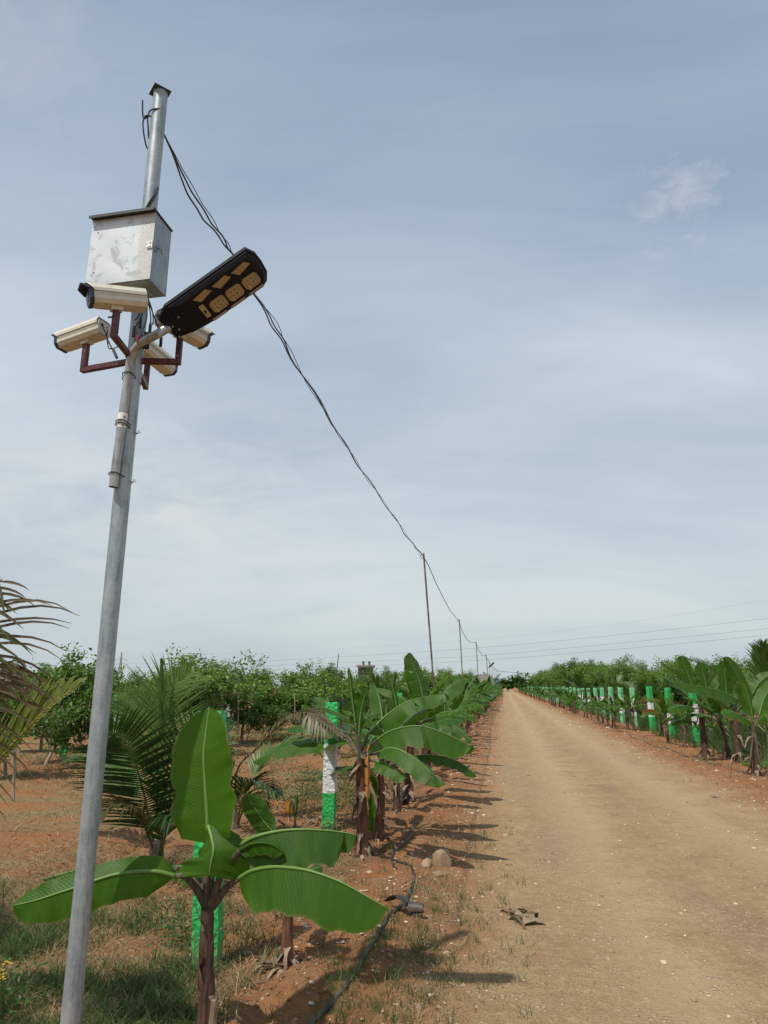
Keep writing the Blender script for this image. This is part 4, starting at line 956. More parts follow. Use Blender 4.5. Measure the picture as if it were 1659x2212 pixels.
for i, (sd_, ht, nl) in enumerate([(101, .82, 7), (102, .92, 8), (103, .70, 6), (104, .98, 8), (105, .60, 6), (106, .86, 7)]):
    t = thing('banana_plant', '-', 'banana plant'); stt, lv, dm = gen_banana(sd_, ht, nl)
    stt.build('stem', [M_BAN, M_RIB, M_PET, M_PSTEM if i % 2 else M_PSTEM2], t, ang=80)
    for q in lv: q.build('leaf', BM if i % 3 else BM2, t, ang=180)
    dm.build('dry_sheath', M_SHEATH, t)
    m_ = MB(); dead_hang(m_, (0, 0, ht * .95), sd_, ht * .6, .06, sd_); m_.build('dead_leaf', [M_LITTER, M_SHEATH, M_SHEATH], t, ang=180)
    protos.append(t)
pfar = []
for sd_, ht in ((201, .8), (202, .9), (203, .7), (204, .85)):
    tot, _, _ = gen_banana(sd_, ht, 8, merged=True, nu=9, nv=2, tear=2, L=(.8, 1.15), W=(.12, .17)); q = tot.build('banana_plant', [M_BAN2, M_RIB, M_PET, M_PSTEM, M_SHEATH], None, ang=180); q['category'] = 'banana plant'; pfar.append(q)
used = {}
def place(lst, i, x, y, rz, sc, label, group):
    src = lst[i]; z = g(x, y)
    if id(src) in used or False: o = dup(src, (x, y, z), rz, sc, label, group)
    else:
        used[id(src)] = 1; o = src; o.location = (x, y, z); o.rotation_euler = (0, 0, rz); o.scale = (sc,) * 3 if not hasattr(sc, '__len__') else sc; o['label'] = label; o['group'] = group
    if not hasattr(sc, '__len__') and src['category'] != 'fence post':
        j = random.Random(int(x * 977 + y * 131)); o.scale = (sc * j.uniform(.92, 1.1), sc * j.uniform(.92, 1.1), sc * j.uniform(.84, 1.12)); o.rotation_euler = (j.gauss(0, .05), j.gauss(0, .05), rz)
    return o

# ---- second clump, leaf by leaf
q = GG(785, 1851); D2 = 7.35
b2 = thing('banana_plant', 'large banana plant beside the second green and white post, spreading leaves both ways', 'banana plant', q, 0, GL)
CR2 = P(778, 1640, D2) - q
m_ = MB(); stem(m_, [V((0, 0, -.03)), P(781, 1740, D2) - q, CR2], .068, .04, 9, 16, 20); m_.build('stem', M_PSTEM2, b2, ang=80)
def l2(lst, w, up, fl, fr, seed, mats=BM, **k):
    m_ = MB(); banana_leaf(m_, PP(lst, q), w, up, fl, fr, seed=seed, petiole=[CR2 + Z * .02], nu=30, nv=5, **k); return m_.build('leaf', mats, b2, ang=180)
l2([(812, 1600, 7.2), (844, 1579, 7.1), (898, 1568, 7.0), (951, 1580, 6.95), (1023, 1614, 6.9)], .21, Z + vf * .25, .95, .95, 1, tears=2)
l2([(795, 1585, 7.5), (837, 1543, 7.6), (885, 1514, 7.6), (950, 1500, 7.6)], .16, Z + vf * .45, .7, .6, 2, tears=2)
l2([(818, 1625, 7.1), (850, 1616, 6.9), (898, 1640, 6.75), (962, 1697, 6.6)], .15, Z + vf * .5 + Hx * .2, .55, .5, 3, tears=2)
l2([(812, 1645, 7.0), (830, 1648, 6.9), (855, 1662, 6.8), (880, 1680, 6.75)], .11, Z + vf * .4, .6, .6, 4)
l2([(748, 1598, 7.9), (712, 1602, 8.70), (660, 1606, 8.9), (600, 1620, 9.0), (550, 1645, 9.05)], .15, Z + vf * .8, .25, .3, 5, tears=3)
l2([(748, 1585, 8.0), (712, 1567, 8.75), (670, 1563, 8.85), (618, 1574, 8.95)], .16, Z + vf * .5, .45, .4, 6, BM2, tears=2)
l2([(775, 1585, 7.35), (779, 1540, 7.35), (786, 1510, 7.33), (793, 1484, 7.3)], .12, vf + Hx * .5, .75, .8, 7, BM2, ripple=.03)
l2([(765, 1655, 7.6), (742, 1656, 8.3), (712, 1662, 8.7), (682, 1685, 8.75)], .11, Z + vf * .5, .5, .5, 8, BM2)
l2([(800, 1670, 7.3), (815, 1690, 7.4), (812, 1740, 7.4), (806, 1800, 7.4)], .07, vf + Hx, .8, .8, 9)
l2([(767, 1560, 7.35), (762, 1518, 7.35), (757, 1478, 7.35), (753, 1441, 7.35)], .035, vf, .8, .8, 10)
m_ = MB(); 
for i in range(16):
    a = i * 1.1; h = .1 + (i % 5) * .03 if i < 8 else .5 + .05 * (i - 8); sheath(m_, V((cos(a) * .06, sin(a) * .06, h)), V((cos(a), sin(a), -1.2 if i < 8 else -.8)), .22 if i < 8 else .32, .03, i + 60)
m_.build('dry_sheath', M_SHEATH, b2)
m_ = MB(); dead_hang(m_, P(790, 1625, 7.2) - q, -1.2, .42, .05, 3); m_.build('dead_leaf', [M_YEL, M_SHEATH, M_SHEATH], b2, ang=180)

# ---- tall upright leaf plant in the left row
q3 = GG(882, 1730)
b3 = thing('banana_plant', 'banana plant with the tallest upright leaf, reaching up left of the first thin pole', 'banana plant', q3, 0, GL)
CR3 = P(887, 1600, 10.75) - q3
m_ = MB(); stem(m_, [V((0, 0, -.03)), P(885, 1660, 10.75) - q3, CR3], .085, .045, 9, 14, 14); m_.build('stem', M_PSTEM, b3, ang=80)
def l3(lst, w, up, fl, fr, seed, mats=BM2, **k):
    m_ = MB(); banana_leaf(m_, PP(lst, q3), w, up, fl, fr, seed=seed, petiole=[CR3], nu=26, nv=4, **k); return m_.build('leaf', mats, b3, ang=180)
l3([(918, 1530, 10.7), (908, 1480, 10.7), (898, 1450, 10.7), (881, 1409, 10.7)], .15, vf + Hx * .6 - Z * .1, .45, .35, 1, tears=6)
l3([(915, 1525, 10.4), (950, 1500, 10.2), (975, 1483, 10.2), (995, 1468, 10.2)], .17, Z + vf * .6, .5, .5, 2, tears=1)
l3([(860, 1540, 10.7), (852, 1500, 10.7), (848, 1480, 10.7), (855, 1450, 10.7)], .05, vf, .7, .7, 3)
l3([(905, 1570, 10.5), (945, 1558, 10.3), (985, 1570, 10.2), (1018, 1600, 10.1)], .15, Z + vf * .5, .6, .6, 4, tears=2)
l3([(905, 1560, 10.9), (960, 1545, 11), (1010, 1550, 11.1)], .15, Z + vf * .4, .5, .5, 5, tears=2)
l3([(865, 1590, 10.6), (840, 1585, 10.4), (815, 1600, 10.3), (790, 1625, 10.3)], .14, Z + vf * .5, .5, .5, 6)

# ---- near plants of the right row, leaf by leaf
GRX = [(1526, 1636, 'R1'), (1552, 1630, 'R2')]
q4 = GG(1526, 1638)
def cat_(l): return l
b4 = thing('banana_plant', 'banana plant on the right verge with two big upright leaves and a dark stem', 'banana plant', q4, 0, GRR)
D4 = q4.dot(Hy); CR4 = P(1514, 1530, D4) - q4
m_ = MB(); stem(m_, [V((0, 0, -.03)), P(1519, 1590, D4) - q4, CR4], .095, .05, 19, 14, 14); m_.build('stem', M_PSTEM, b4, ang=80)
def lN(root, b_, CR_, mats=BM2, jj=[0]):
    def f_(lst, w, up, fl, fr, tears=1, **k):
        jj[0] += 1; m_ = MB(); banana_leaf(m_, PP(lst, root), w, up, fl, fr, seed=jj[0] + 40, petiole=[CR_], nu=24, nv=4, tears=tears, **k); return m_.build('leaf', mats, b_, ang=180)
    return f_
L4 = lN(q4, b4, CR4)
L4([(1502, 1492, D4), (1491, 1470, D4), (1480, 1440, D4), (1471, 1417, D4)], .17, vf + Z * .3, .15, .15)
L4([(1527, 1490, D4 + .1), (1523, 1470, D4 + .1), (1518, 1450, D4 + .1), (1515, 1433, D4 + .1)], .16, vf + Z * .2, .2, .2)
L4([(1500, 1530, D4), (1480, 1525, D4 - .2), (1460, 1527, D4 - .3), (1443, 1538, D4 - .4)], .15, Z + vf * .7, .4, .4)
L4([(1540, 1500, D4 + .3), (1552, 1480, D4 + .4), (1566, 1462, D4 + .4)], .17, vf + Z * .5, .2, .2)
L4([(1505, 1560, D4), (1470, 1555, D4 - .2), (1448, 1565, D4 - .3)], .13, Z + vf * .5, .5, .5)
q5 = GG(1560 / 1 + 30, 1650); q5 = GG(1597, 1646)
b5 = thing('banana_plant', 'banana plant on the right verge throwing one long leaf to the left across its neighbours', 'banana plant', q5, 0, GRR)
D5 = q5.dot(Hy); CR5 = P(1588, 1540, D5) - q5
m_ = MB(); stem(m_, [V((0, 0, -.03)), P(1592, 1595, D5) - q5, CR5], .085, .045, 29, 14, 14); m_.build('stem', M_PSTEM, b5, ang=80)
L5 = lN(q5, b5, CR5)
L5([(1592, 1511, D5), (1565, 1496, D5 - .1), (1535, 1487, D5 - .2), (1500, 1480, D5 - .3), (1456, 1472, D5 - .4)], .23, Z + vf * .5, .75, .5, ripple=.02)
L5([(1620, 1545, D5 - .1), (1615, 1515, D5 - .1), (1600, 1475, D5 - .1), (1585, 1445, D5 - .1), (1565, 1418, D5 - .1)], .16, vf - Hx * .3 + Z * .3, .35, .3)
L5([(1570, 1505, D5 + .2), (1568, 1480, D5 + .2), (1566, 1450, D5 + .2), (1572, 1422, D5 + .2)], .17, vf + Z * .3, .1, .2, tears=2)
L5([(1625, 1500, D5), (1640, 1475, D5), (1665, 1455, D5)], .17, vf + Z * .6, .3, .3)
q6 = GG(1634, 1676)
b6 = thing('banana_plant', 'banana plant nearest the right edge of the picture, low yellowing leaf over a blackened base', 'banana plant', q6, 0, GRR)
D6 = q6.dot(Hy); CR6 = P(1628, 1572, D6) - q6
m_ = MB(); stem(m_, [V((0, 0, -.03)), P(1629, 1625, D6) - q6, CR6], .095, .045, 39, 14, 14); m_.build('stem', M_PSTEM, b6, ang=80)
L6 = lN(q6, b6, CR6, BM)
L6([(1622, 1560, D6), (1600, 1545, D6 - .1), (1580, 1538, D6 - .2), (1562, 1545, D6 - .3)], .15, Z + vf * .8, .4, .3)
L6([(1636, 1562, D6), (1650, 1545, D6 - .1), (1670, 1548, D6 - .2)], .15, Z + vf * .6, .4, .4)
L6([(1626, 1555, D6), (1622, 1530, D6), (1614, 1500, D6), (1606, 1470, D6)], .07, vf, .5, .5)
L6([(1640, 1545, D6 + .1), (1652, 1505, D6 + .2), (1680, 1470, D6 + .3)], .17, vf + Z * .8, .3, .3)
L6([(1620, 1655, D6 - .2), (1614, 1650, D6 - .25), (1606, 1651, D6 - .3)], .06, Z + vf, .3, .3)
L6([(1642, 1653, D6 - .2), (1650, 1648, D6 - .25), (1662, 1646, D6 - .3)], .06, Z + vf, .3, .3)
for b_, rt_ in ((b4, 4), (b5, 5), (b6, 6), (b3, 3)):
    m_ = MB(); r = random.Random(rt_)
    for i in range(14):
        a = r.uniform(0, 6.28); h = r.uniform(.04, .25) if i < 8 else r.uniform(.3, .9); sheath(m_, V((cos(a) * .07, sin(a) * .07, h)), V((cos(a), sin(a), r.uniform(-1.5, .2))), r.uniform(.2, .4), .035, i + rt_ * 30)
    m_.build('dry_sheath', M_SHEATH, b_)

# ---- the rest of both rows
r = random.Random(17)
def bl_(side, n, extra=''):
    s_ = 'left' if side < 0 else 'right'
    if n < 20: return f'banana plant, {ORD[n]} from the viewer in the row {s_} of the track'
    return f'distant banana plant in the far stretch of the {s_} row'
qs = GG(622, 2097); Ds = qs.dot(Hy); bs_ = thing('banana_plant', 'small banana plant low on the red soil, mostly hidden under the nearest plant', 'banana plant', qs, 0, GL)
CRs = P(622, 1955, Ds) - qs; m_ = MB(); stem(m_, [V((0, 0, -.03)), P(621, 2030, Ds) - qs, CRs], .042, .026, 77, 12, 12); m_.build('stem', M_PSTEM2, bs_, ang=80)
for i, (pts_, w_) in enumerate([([(632, 1935, Ds), (650, 1905, Ds + .1), (672, 1880, Ds + .2), (700, 1872, Ds + .25)], .07), ([(612, 1935, Ds), (590, 1912, Ds), (560, 1905, Ds), (535, 1925, Ds)], .07), ([(624, 1940, Ds + .1), (640, 1905, Ds + .3), (650, 1890, Ds + .5)], .06)]):
    m_ = MB(); banana_leaf(m_, PP(pts_, qs), w_, Z + vf * .4, .4, .4, seed=i + 300, petiole=[CRs], nu=16, nv=3, tears=1); m_.build('leaf', BM2, bs_, ang=180)
m_ = MB()
for i in range(7): a = i * .95; sheath(m_, V((cos(a) * .035, sin(a) * .035, .05 + .03 * (i % 3))), V((cos(a), sin(a), -.9)), .14, .018, i + 330)
m_.build('dry_sheath', M_SHEATH, bs_)
L_ROW = [(817, 1808, 0, .95, 'dark stemmed banana plant close behind the large one beside the second post'), (858, 1754, 5, .95, 'banana plant with a bright red brown stem behind the second green and white post')]
for x, y, i, sc, lb2 in L_ROW:
    q = GG(x, y); place(protos, i, q.x, q.y, r.uniform(0, 6.28), sc, lb2, GL)
y = 12.2; n = 6
while y < 210:
    x = -1.45 + r.uniform(-.12, .14); sc = r.uniform(.72, 1.14)
    if y < 42: place(protos, r.randrange(6), x, y, r.uniform(0, 6.28), sc * .95, bl_(-1, n), GL)
    else: place(pfar, r.randrange(4), x, y, r.uniform(0, 6.28), sc, bl_(-1, n), GL)
    n += 1; y += (r.choice([.85, 1.15, 1.4]) if y < 60 else 1.3 + y * .008)
R_ROW = [(1575, 1640, 3, .95, 'brown stemmed banana plant standing between the two big upright leafed plants on the right verge'), (1482, 1615, 4, .88, 'small banana plant in front of the widest clear painted post at right'), (1443, 1606, 4, .8, 'short banana plant on the right verge just left of the post with wet dark leaves'),
         (1369, 1580, 1, .78, 'banana plant at right, two to the left of the drooping yellow and orange leaf'), (1356, 1577, 2, .85, 'banana plant at right, three to the left of the drooping yellow and orange leaf')]
for x, y_, i, sc, lb2 in R_ROW:
    q = GG(x, y_); place(protos, i, q.x, q.y, r.uniform(0, 6.28), sc, lb2, GRR)
y = 29.5; n = 8
while y < 210:
    x = 4.3 + r.uniform(-.25, .15); sc = r.uniform(.5, .78) * (1 + .25 * min(1, max(0, y - 36) / 20))
    if y < 48: place(protos, r.randrange(6), x, y, r.uniform(0, 6.28), sc * .92, bl_(1, n), GRR)
    else: place(pfar, r.randrange(4), x, y, r.uniform(0, 6.28), sc, bl_(1, n), GRR)
    n += 1; y += (r.choice([1.0, 1.7, 2.8]) if y < 60 else 1.8 + y * .01)
m_ = MB(); q = P(1412, 1535, 24.3); qb = V((q.x, q.y, g(q.x, q.y)))
yl = thing('banana_plant', 'weak banana plant with one drooping yellow and orange leaf, in the right row', 'banana plant', qb, 0, GRR)
banana_leaf(m_, [P(1424, 1540, 24.3) - qb, P(1412, 1534, 24.2) - qb, P(1398, 1536, 24.2) - qb, P(1389, 1543, 24.1) - qb], .11, Z + vf * .8, .4, .4, nu=14, nv=3, petiole=[P(1428, 1560, 24.4) - qb]); m_.build('leaf', BMY, yl, ang=180)
m_ = MB(); stem(m_, [P(1432, 1594, 24.4) - qb - Z * .1, P(1430, 1575, 24.4) - qb, P(1428, 1555, 24.4) - qb], .05, .03, 2, 9, 6); m_.build('stem', M_PSTEM, yl)

# ================================================================ FENCE POSTS
def gen_post(seed, h=1.45, w=.072, pale=False):
    import mathutils
    m_ = MB(); r = random.Random(seed); nz = 40; rings = []; per = []
    c = [(-1, -1), (1, -1), (1, 1), (-1, 1)]
    for q in range(4):
        for k in range(4):
            t = k / 4; per.append((c[q][0] * (1 - t) + c[(q + 1) % 4][0] * t, c[q][1] * (1 - t) + c[(q + 1) % 4][1] * t))
    tl = (r.uniform(-.01, .01), r.uniform(-.01, .01))
    for i in range(nz + 1):
        z = -.12 + (h + .12) * i / nz; rg = []
        for x, y in per:
            n = mathutils.noise.noise(V((x * 2.2 + seed, y * 2.2, z * 14))) * .008 + mathutils.noise.noise(V((x * 5 + seed, y * 5, z * 34))) * .004
            k = 1 + n / w - (.03 if abs(x) == abs(y) == 1 else 0) - (.06 if i == nz else 0)
            rg.append(V((x * w * k + tl[0] * z, y * w * k + tl[1] * z, z + (n * 2 if i == nz else 0))))
        rings.append(rg)
    m_.loft(rings); n = 16
    b1, b2 = h * (.50 if seed == 1 else .31) + r.uniform(-.02, .02), h * .70 + r.uniform(-.03, .03)
    for i in range(nz):
        z = -.12 + (h + .12) * (i + .5) / nz
        for j in range(n): m_.m[i * n + j] = 1 if b1 < z < b2 else 0
    return m_
pp = []
for i in range(3):
    o = gen_post(i + 1, 1.45).build('fence_post', [M_PG, M_PW], None, ang=22); o['category'] = 'fence post'; pp.append(o)
for i in range(2):
    o = gen_post(i + 5, 1.60, .078).build('fence_post', [M_PG, M_PW], None, ang=22); o['category'] = 'fence post'; pp.append(o)
for i in range(2):
    o = gen_post(i + 8, 1.60, .078).build('fence_post', [M_PGL, M_PW], None, ang=22); o['category'] = 'fence post'; pp.append(o)
GPL = 'painted stone posts left of the track'; GPR = 'painted stone posts right of the track'
r = random.Random(3)
def ppost(i, x, y, rz, sc, lb2, grp, tilt=0.):
    o = place(pp, i, x, y, rz, sc, lb2, grp); o.rotation_euler = (r.uniform(-.012, .012), tilt, rz); return o
q = GG(447, 2100); ppost(0, q.x, q.y, YAW + .02, (1.06, 1.06, 1.0), 'green and white painted stone post directly behind the nearest banana plant', GPL, -.034)
q = GG(709, 1797); ppost(1, q.x, q.y, YAW - .10, (1, 1, .985), 'green and white painted stone post standing clear beside the large second banana plant', GPL, .005)
q = P(863, 1600, 16.8); ppost(2, q.x, q.y, YAW, (1, 1, 1), 'green and white painted stone post, third on the left, its top rising behind banana leaves', GPL)
y = 20.6; n = 3
while y < 190:
    ppost(r.randrange(3), -2.45 + r.uniform(-.05, .05), y, r.uniform(-.2, .5), 1, (f'{ORD[n]} painted stone post from the viewer on the left side, mostly behind banana leaves' if n < 8 else 'painted stone post in the far hidden stretch of the left row'), GPL); y += 3.9 + r.uniform(-.15, .15); n += 1
for i, (x, yb) in enumerate([(1509, 1612.5), (1452, 1596.7), (1411, 1581)]):
    q = GG(x, yb); ppost(3 + i % 2, q.x, q.y, .35 + i * .1, 1, ['nearest painted stone post at right, its lower part between dark banana stems', 'widest clear painted stone post of the right row, banana leaves crossing its middle', 'painted stone post right behind the drooping yellow and orange leaf'][i], GPR)
y = 31.0; n = 3
while y < 195:
    ppost(5 + r.randrange(2), 5.25 + r.uniform(-.06, .06), y, r.uniform(0, .8), (1.08, 1.08, r.uniform(.96, 1.02)), (f'pale painted stone post, {ORD[n]} from the viewer in the right row' if n < 14 else 'distant painted stone post in the far stretch of the right row'), GPR, r.uniform(-.03, .03)); y += 3.25 + r.uniform(-.15, .15); n += 1
for i in range(11): ppost(r.randrange(3), -3.3 - i * 1.0, 78, r.uniform(0, .6), (1.3, 1.3, .9), 'pale green post of the short far row crossing left from the track', 'far cross row of posts at left')
for i in range(9): ppost(r.randrange(3), 5.6 + i * .9, 178, r.uniform(0, .6), (2, 2, 1.3), 'pale green post of the cluster at the far right end of the track', 'far cluster of posts at right')
for i, (x, y_, lb2) in enumerate([(140, 1598, 'short green and white post in the orchard left of the steel pole'), (249, 1560, 'green and white post in the orchard just right of the steel pole'), (492, 1530, 'slim green and white post between orchard trees above the huge upright leaf'), (78, 1585, 'slim green post in the orchard at the left edge')]):
    D = (17, 17, 26, 24)[i]; q = P(x, y_, D); ppost(i % 3, q.x, q.y, .3 + i, 1, lb2, 'posts standing inside the orchard')

# ================================================================ COCONUT PALMS
def frond(mb, mid, L, n=46, up=(0, 0, 1), lift=.35, droop=.9, w=.016, seed=0, start=.12, mi=0, stalk=1, rs=.014, cbase=.5, asym=(1, 1), curl=0., fw=(.75, 1.25), frac=1.):
    r = random.Random(seed); up = V(up); pts, LL_ = crv(mid, 40); rad = [rs * (1 - .85 * i / 40) for i in range(41)]
    mb.tube(pts, rad, 6, stalk)
    for i in range(n):
        u = start + (1 - start) * (i + .5) / n; fi = u * 40; k = min(39, int(fi)); p = pts[k].lerp(pts[k + 1], fi - k); t = (pts[k + 1] - pts[k]).normalized()
        s0 = t.cross(up); s0 = s0.normalized() if s0.length > 1e-3 else V((1, 0, 0)); nn = s0.cross(t).normalized()
        ll = L * (.55 + .45 * sin(pi * min(1, (u - start) / (1 - start) * .85 + .15))) * (1 - .55 * max(0, (u - .75) / .25)) * r.uniform(.88, 1.08)
        for sd_ in (-1, 1):
            if r.random() > frac: continue
            a = fw[0] + (fw[1] - fw[0]) * u + r.uniform(-.07, .07); lt = lift + r.uniform(-.1, .1)
            d = (s0 * sd_ * cos(a) * cos(lt) + t * sin(a) + nn * sin(lt)).normalized(); l_ = ll * asym[0 if sd_ < 0 else 1]; q = V(p); c = min(1, max(0, cbase + r.uniform(-.3, .3)))
            vs = []; uv = []; ns = 5; wid = t * .8 + nn * .6
            dr = droop * r.uniform(.6, 1.4)
            for j in range(ns + 1):
                f_ = j / ns; ww = w * (.5 + 1.0 * min(1, f_ * 4)) * (1 - f_ ** 2.2) + .0008; e = d.cross(nn); e = (e.normalized() if e.length > .01 else t)
                vs += [q - e * ww + nn * ww * .35, q, q + e * ww + nn * ww * .35]; uv += [(c, 0), (c, .5), (c, 1)]
                q = q + d * (l_ / ns); d = (d + V((0, 0, -dr / ns * (.4 + f_ * 1.2))) + s0 * sd_ * curl / ns).normalized()
            fs = []
            for j in range(ns):
                b_ = 3 * j; fs += [(b_, b_ + 1, b_ + 4, b_ + 3), (b_ + 1, b_ + 2, b_ + 5, b_ + 4)]
            mb.add(vs, fs, mi, uv)
GC_L = 'young coconut palms left of the track'; GC_R = 'young coconut palms right of the track'
def hero_palm(base, label, grp, fr, trunk=.25, tr=.07):
    t = thing('coconut_palm', label, 'coconut palm', base, 0, grp)
    m_ = MB(); stem(m_, [V((0, 0, -.05)), V((0, 0, trunk * .5)), V((.01, 0, trunk))], tr, tr * .75, 5, 12, 6)
    m_.build('trunk', M_BARK, t, ang=80)
    for i, (pts, kw, ms) in enumerate(fr):
        m_ = MB(); frond(m_, [P(*q_) - base for q_ in pts], seed=i + 7, **kw); m_.build('frond', ms, t, ang=180)
    return t
q = GG(335, 1868); Dp = q.dot(Hy)
FG = [M_FROND, M_RACH]; FD = [M_FRDARK, M_RACH]; FY = [M_FRYEL, M_RACHY]; FX = [M_FRMIX, M_RACHD]; FZ = [M_FRDRY, M_RACHD]
hero_palm(q, 'large young coconut palm between the steel pole and the huge banana leaf, dark fan fronds', GC_L, [
    ([(338, 1850, Dp), (323, 1776, Dp - .1), (314, 1728, Dp - .2), (298, 1668, Dp - .35), (280, 1617, Dp - .5), (258, 1587, Dp - .6), (226, 1580, Dp - .75)], dict(L=.62, n=52, up=vf, lift=.05, droop=.28, start=.18, fw=(.25, .5), w=.0085), FD),
    ([(345, 1850, Dp), (346, 1700, Dp + .1), (348, 1600, Dp + .1), (356, 1530, Dp + .1), (380, 1483, Dp + .1), (412, 1452, Dp + .1)], dict(L=.60, n=40, up=vf + Z * .3, lift=.12, droop=.30, start=.42, fw=(.35, .9), w=.0065, cbase=.75), FG),
    ([(345, 1820, Dp + .2), (334, 1690, Dp + .3), (318, 1590, Dp + .3), (298, 1530, Dp + .3), (270, 1496, Dp + .3)], dict(L=.50, n=34, up=vf + Z * .3, lift=.12, droop=.3, start=.42, fw=(.4, .9), w=.0065, cbase=.7), FG),
    ([(347, 1850, Dp), (351, 1620, Dp), (352, 1520, Dp), (350, 1430, Dp)], dict(L=.22, n=20, up=vf, lift=.1, droop=.0, start=.55, fw=(1.25, 1.4), w=.008), FG),
    ([(347, 1850, Dp - .1), (372, 1740, Dp - .3), (405, 1655, Dp - .5), (445, 1605, Dp - .7), (495, 1585, Dp - .9)], dict(L=.55, n=36, up=vf + Z * .4, lift=.1, droop=.35, start=.25, fw=(.3, .8), w=.0085), FD),
    ([(345, 1850, Dp + .1), (370, 1735, Dp + .2), (400, 1650, Dp + .3), (440, 1590, Dp + .5), (470, 1560, Dp + .6)], dict(L=.5, n=34, up=vf + Z * .4, lift=.1, droop=.3, start=.3, fw=(.3, .8), w=.008), FG),
    ([(337, 1850, Dp), (310, 1780, Dp - .2), (280, 1745, Dp - .4), (240, 1745, Dp - .6), (205, 1770, Dp - .8)], dict(L=.42, n=30, up=Z + vf * .3, lift=.1, droop=1.2, start=.2, w=.010, cbase=.4), FX),
    ([(342, 1850, Dp - .1), (360, 1780, Dp - .5), (385, 1760, Dp - .8), (420, 1775, Dp - 1.0)], dict(L=.42, n=26, up=Z + vf * .3, lift=.1, droop=1.3, start=.2, w=.011), FD),
    ([(342, 1850, Dp + .3), (290, 1720, Dp + .6), (240, 1660, Dp + .9), (190, 1640, Dp + 1.2), (140, 1650, Dp + 1.4)], dict(L=.5, n=34, up=Z + vf * .3, lift=.2, droop=.8, start=.3, w=.011), FG)], trunk=.22, tr=.08)
q = GG(505, 1790); Dp = q.dot(Hy)
hero_palm(q, 'coconut palm whose dying brown frond arches right behind the huge banana leaf', GC_L, [
    ([(510, 1770, Dp), (512, 1665, Dp - .2), (557, 1615, Dp - .5), (597, 1572, Dp - .8), (632, 1547, Dp - 1.15), (668, 1541, Dp - 1.5), (702, 1560, Dp - 1.8), (738, 1588, Dp - 2.0)], dict(L=.36, n=46, up=Z + vf * .5, lift=.15, droop=1.4, start=.25, w=.010, cbase=.25, asym=(1, .8)), FX),
    ([(662, 1542, Dp - 1.45), (680, 1544, Dp - 1.6), (700, 1556, Dp - 1.75), (716, 1570, Dp - 1.85)], dict(L=.32, n=14, up=Z, lift=-.2, droop=3., start=.05, w=.009, cbase=.8), FZ),
    ([(512, 1780, Dp), (530, 1700, Dp - .2), (560, 1690, Dp - .4), (600, 1715, Dp - .6)], dict(L=.42, n=26, up=Z, lift=.1, droop=1.5, start=.2, w=.010, cbase=.3), FD),
    ([(512, 1780, Dp), (540, 1720, Dp - .4), (555, 1730, Dp - .6), (575, 1770, Dp - .8)], dict(L=.40, n=22, up=Z, lift=0., droop=2.0, start=.2, w=.010, cbase=.2), FX),
    ([(512, 1780, Dp + .2), (560, 1650, Dp + .5), (600, 1620, Dp + .8), (650, 1600, Dp + 1.0), (690, 1605, Dp + 1.2)], dict(L=.38, n=30, up=Z + vf * .2, lift=.2, droop=.9, start=.3, w=.010, cbase=.7), FG),
    ([(508, 1780, Dp), (480, 1690, Dp - .1), (460, 1640, Dp - .2), (430, 1600, Dp - .3)], dict(L=.42, n=28, up=vf + Z, lift=.2, droop=.6, start=.3, w=.010), FG)], trunk=.2)
# palm outside the left edge, its fronds reaching into the picture
q = W3(-2.75, 4.0, 0); q = V((q.x, q.y, g(q.x, q.y)))
hero_palm(q, 'tattered brown and green coconut fronds reaching in from the left edge of the picture', GC_L, [
    ([(-190, 2000, 4.0), (-150, 1750, 3.8), (-105, 1560, 3.6), (-85, 1450, 3.5), (-72, 1350, 3.4), (-35, 1275, 3.35), (0, 1245, 3.3)], dict(L=.74, n=26, up=vf - Hx * .4, lift=.05, droop=.55, start=.42, w=.008, cbase=.35, asym=(.6, 1.), fw=(.15, .35)), FX),
    ([(-120, 1600, 3.4), (-90, 1480, 3.35), (-60, 1400, 3.3), (-30, 1300, 3.3), (5, 1250, 3.3)], dict(L=.52, n=22, up=vf, lift=.0, droop=1.1, start=.1, w=.0045, cbase=.25, asym=(.4, 1.), fw=(.2, .5), frac=.8), FZ),
    ([(-180, 2000, 4.0), (-120, 1800, 3.9), (-60, 1700, 3.8), (0, 1637, 3.75), (70, 1562, 3.7), (122, 1512, 3.7), (160, 1490, 3.7)], dict(L=.36, n=46, up=Z * .3 + vf, lift=-.1, droop=.55, start=.30, w=.0085, cbase=.6, asym=(1.0, .15), fw=(.85, 1.1)), FY),
    ([(-100, 1560, 3.5), (-60, 1490, 3.5), (-10, 1440, 3.5), (40, 1425, 3.5)], dict(L=.30, n=24, up=Z, lift=-.5, droop=2.6, start=.1, w=.008, cbase=.7, frac=.7), FZ),
    ([(-180, 2000, 4.0), (-220, 1700, 4.3), (-260, 1500, 4.6), (-320, 1380, 5.0)], dict(L=.5, n=30, up=Z + Hx * .2, lift=.1, droop=.8, start=.3, w=.012), FG),
    ([(-180, 2000, 4.0), (-260, 1800, 3.6), (-330, 1600, 3.2), (-420, 1500, 2.9)], dict(L=.5, n=30, up=Z + Hx * .2, lift=.1, droop=.8, start=.3, w=.012), FG)], trunk=.5, tr=.1)

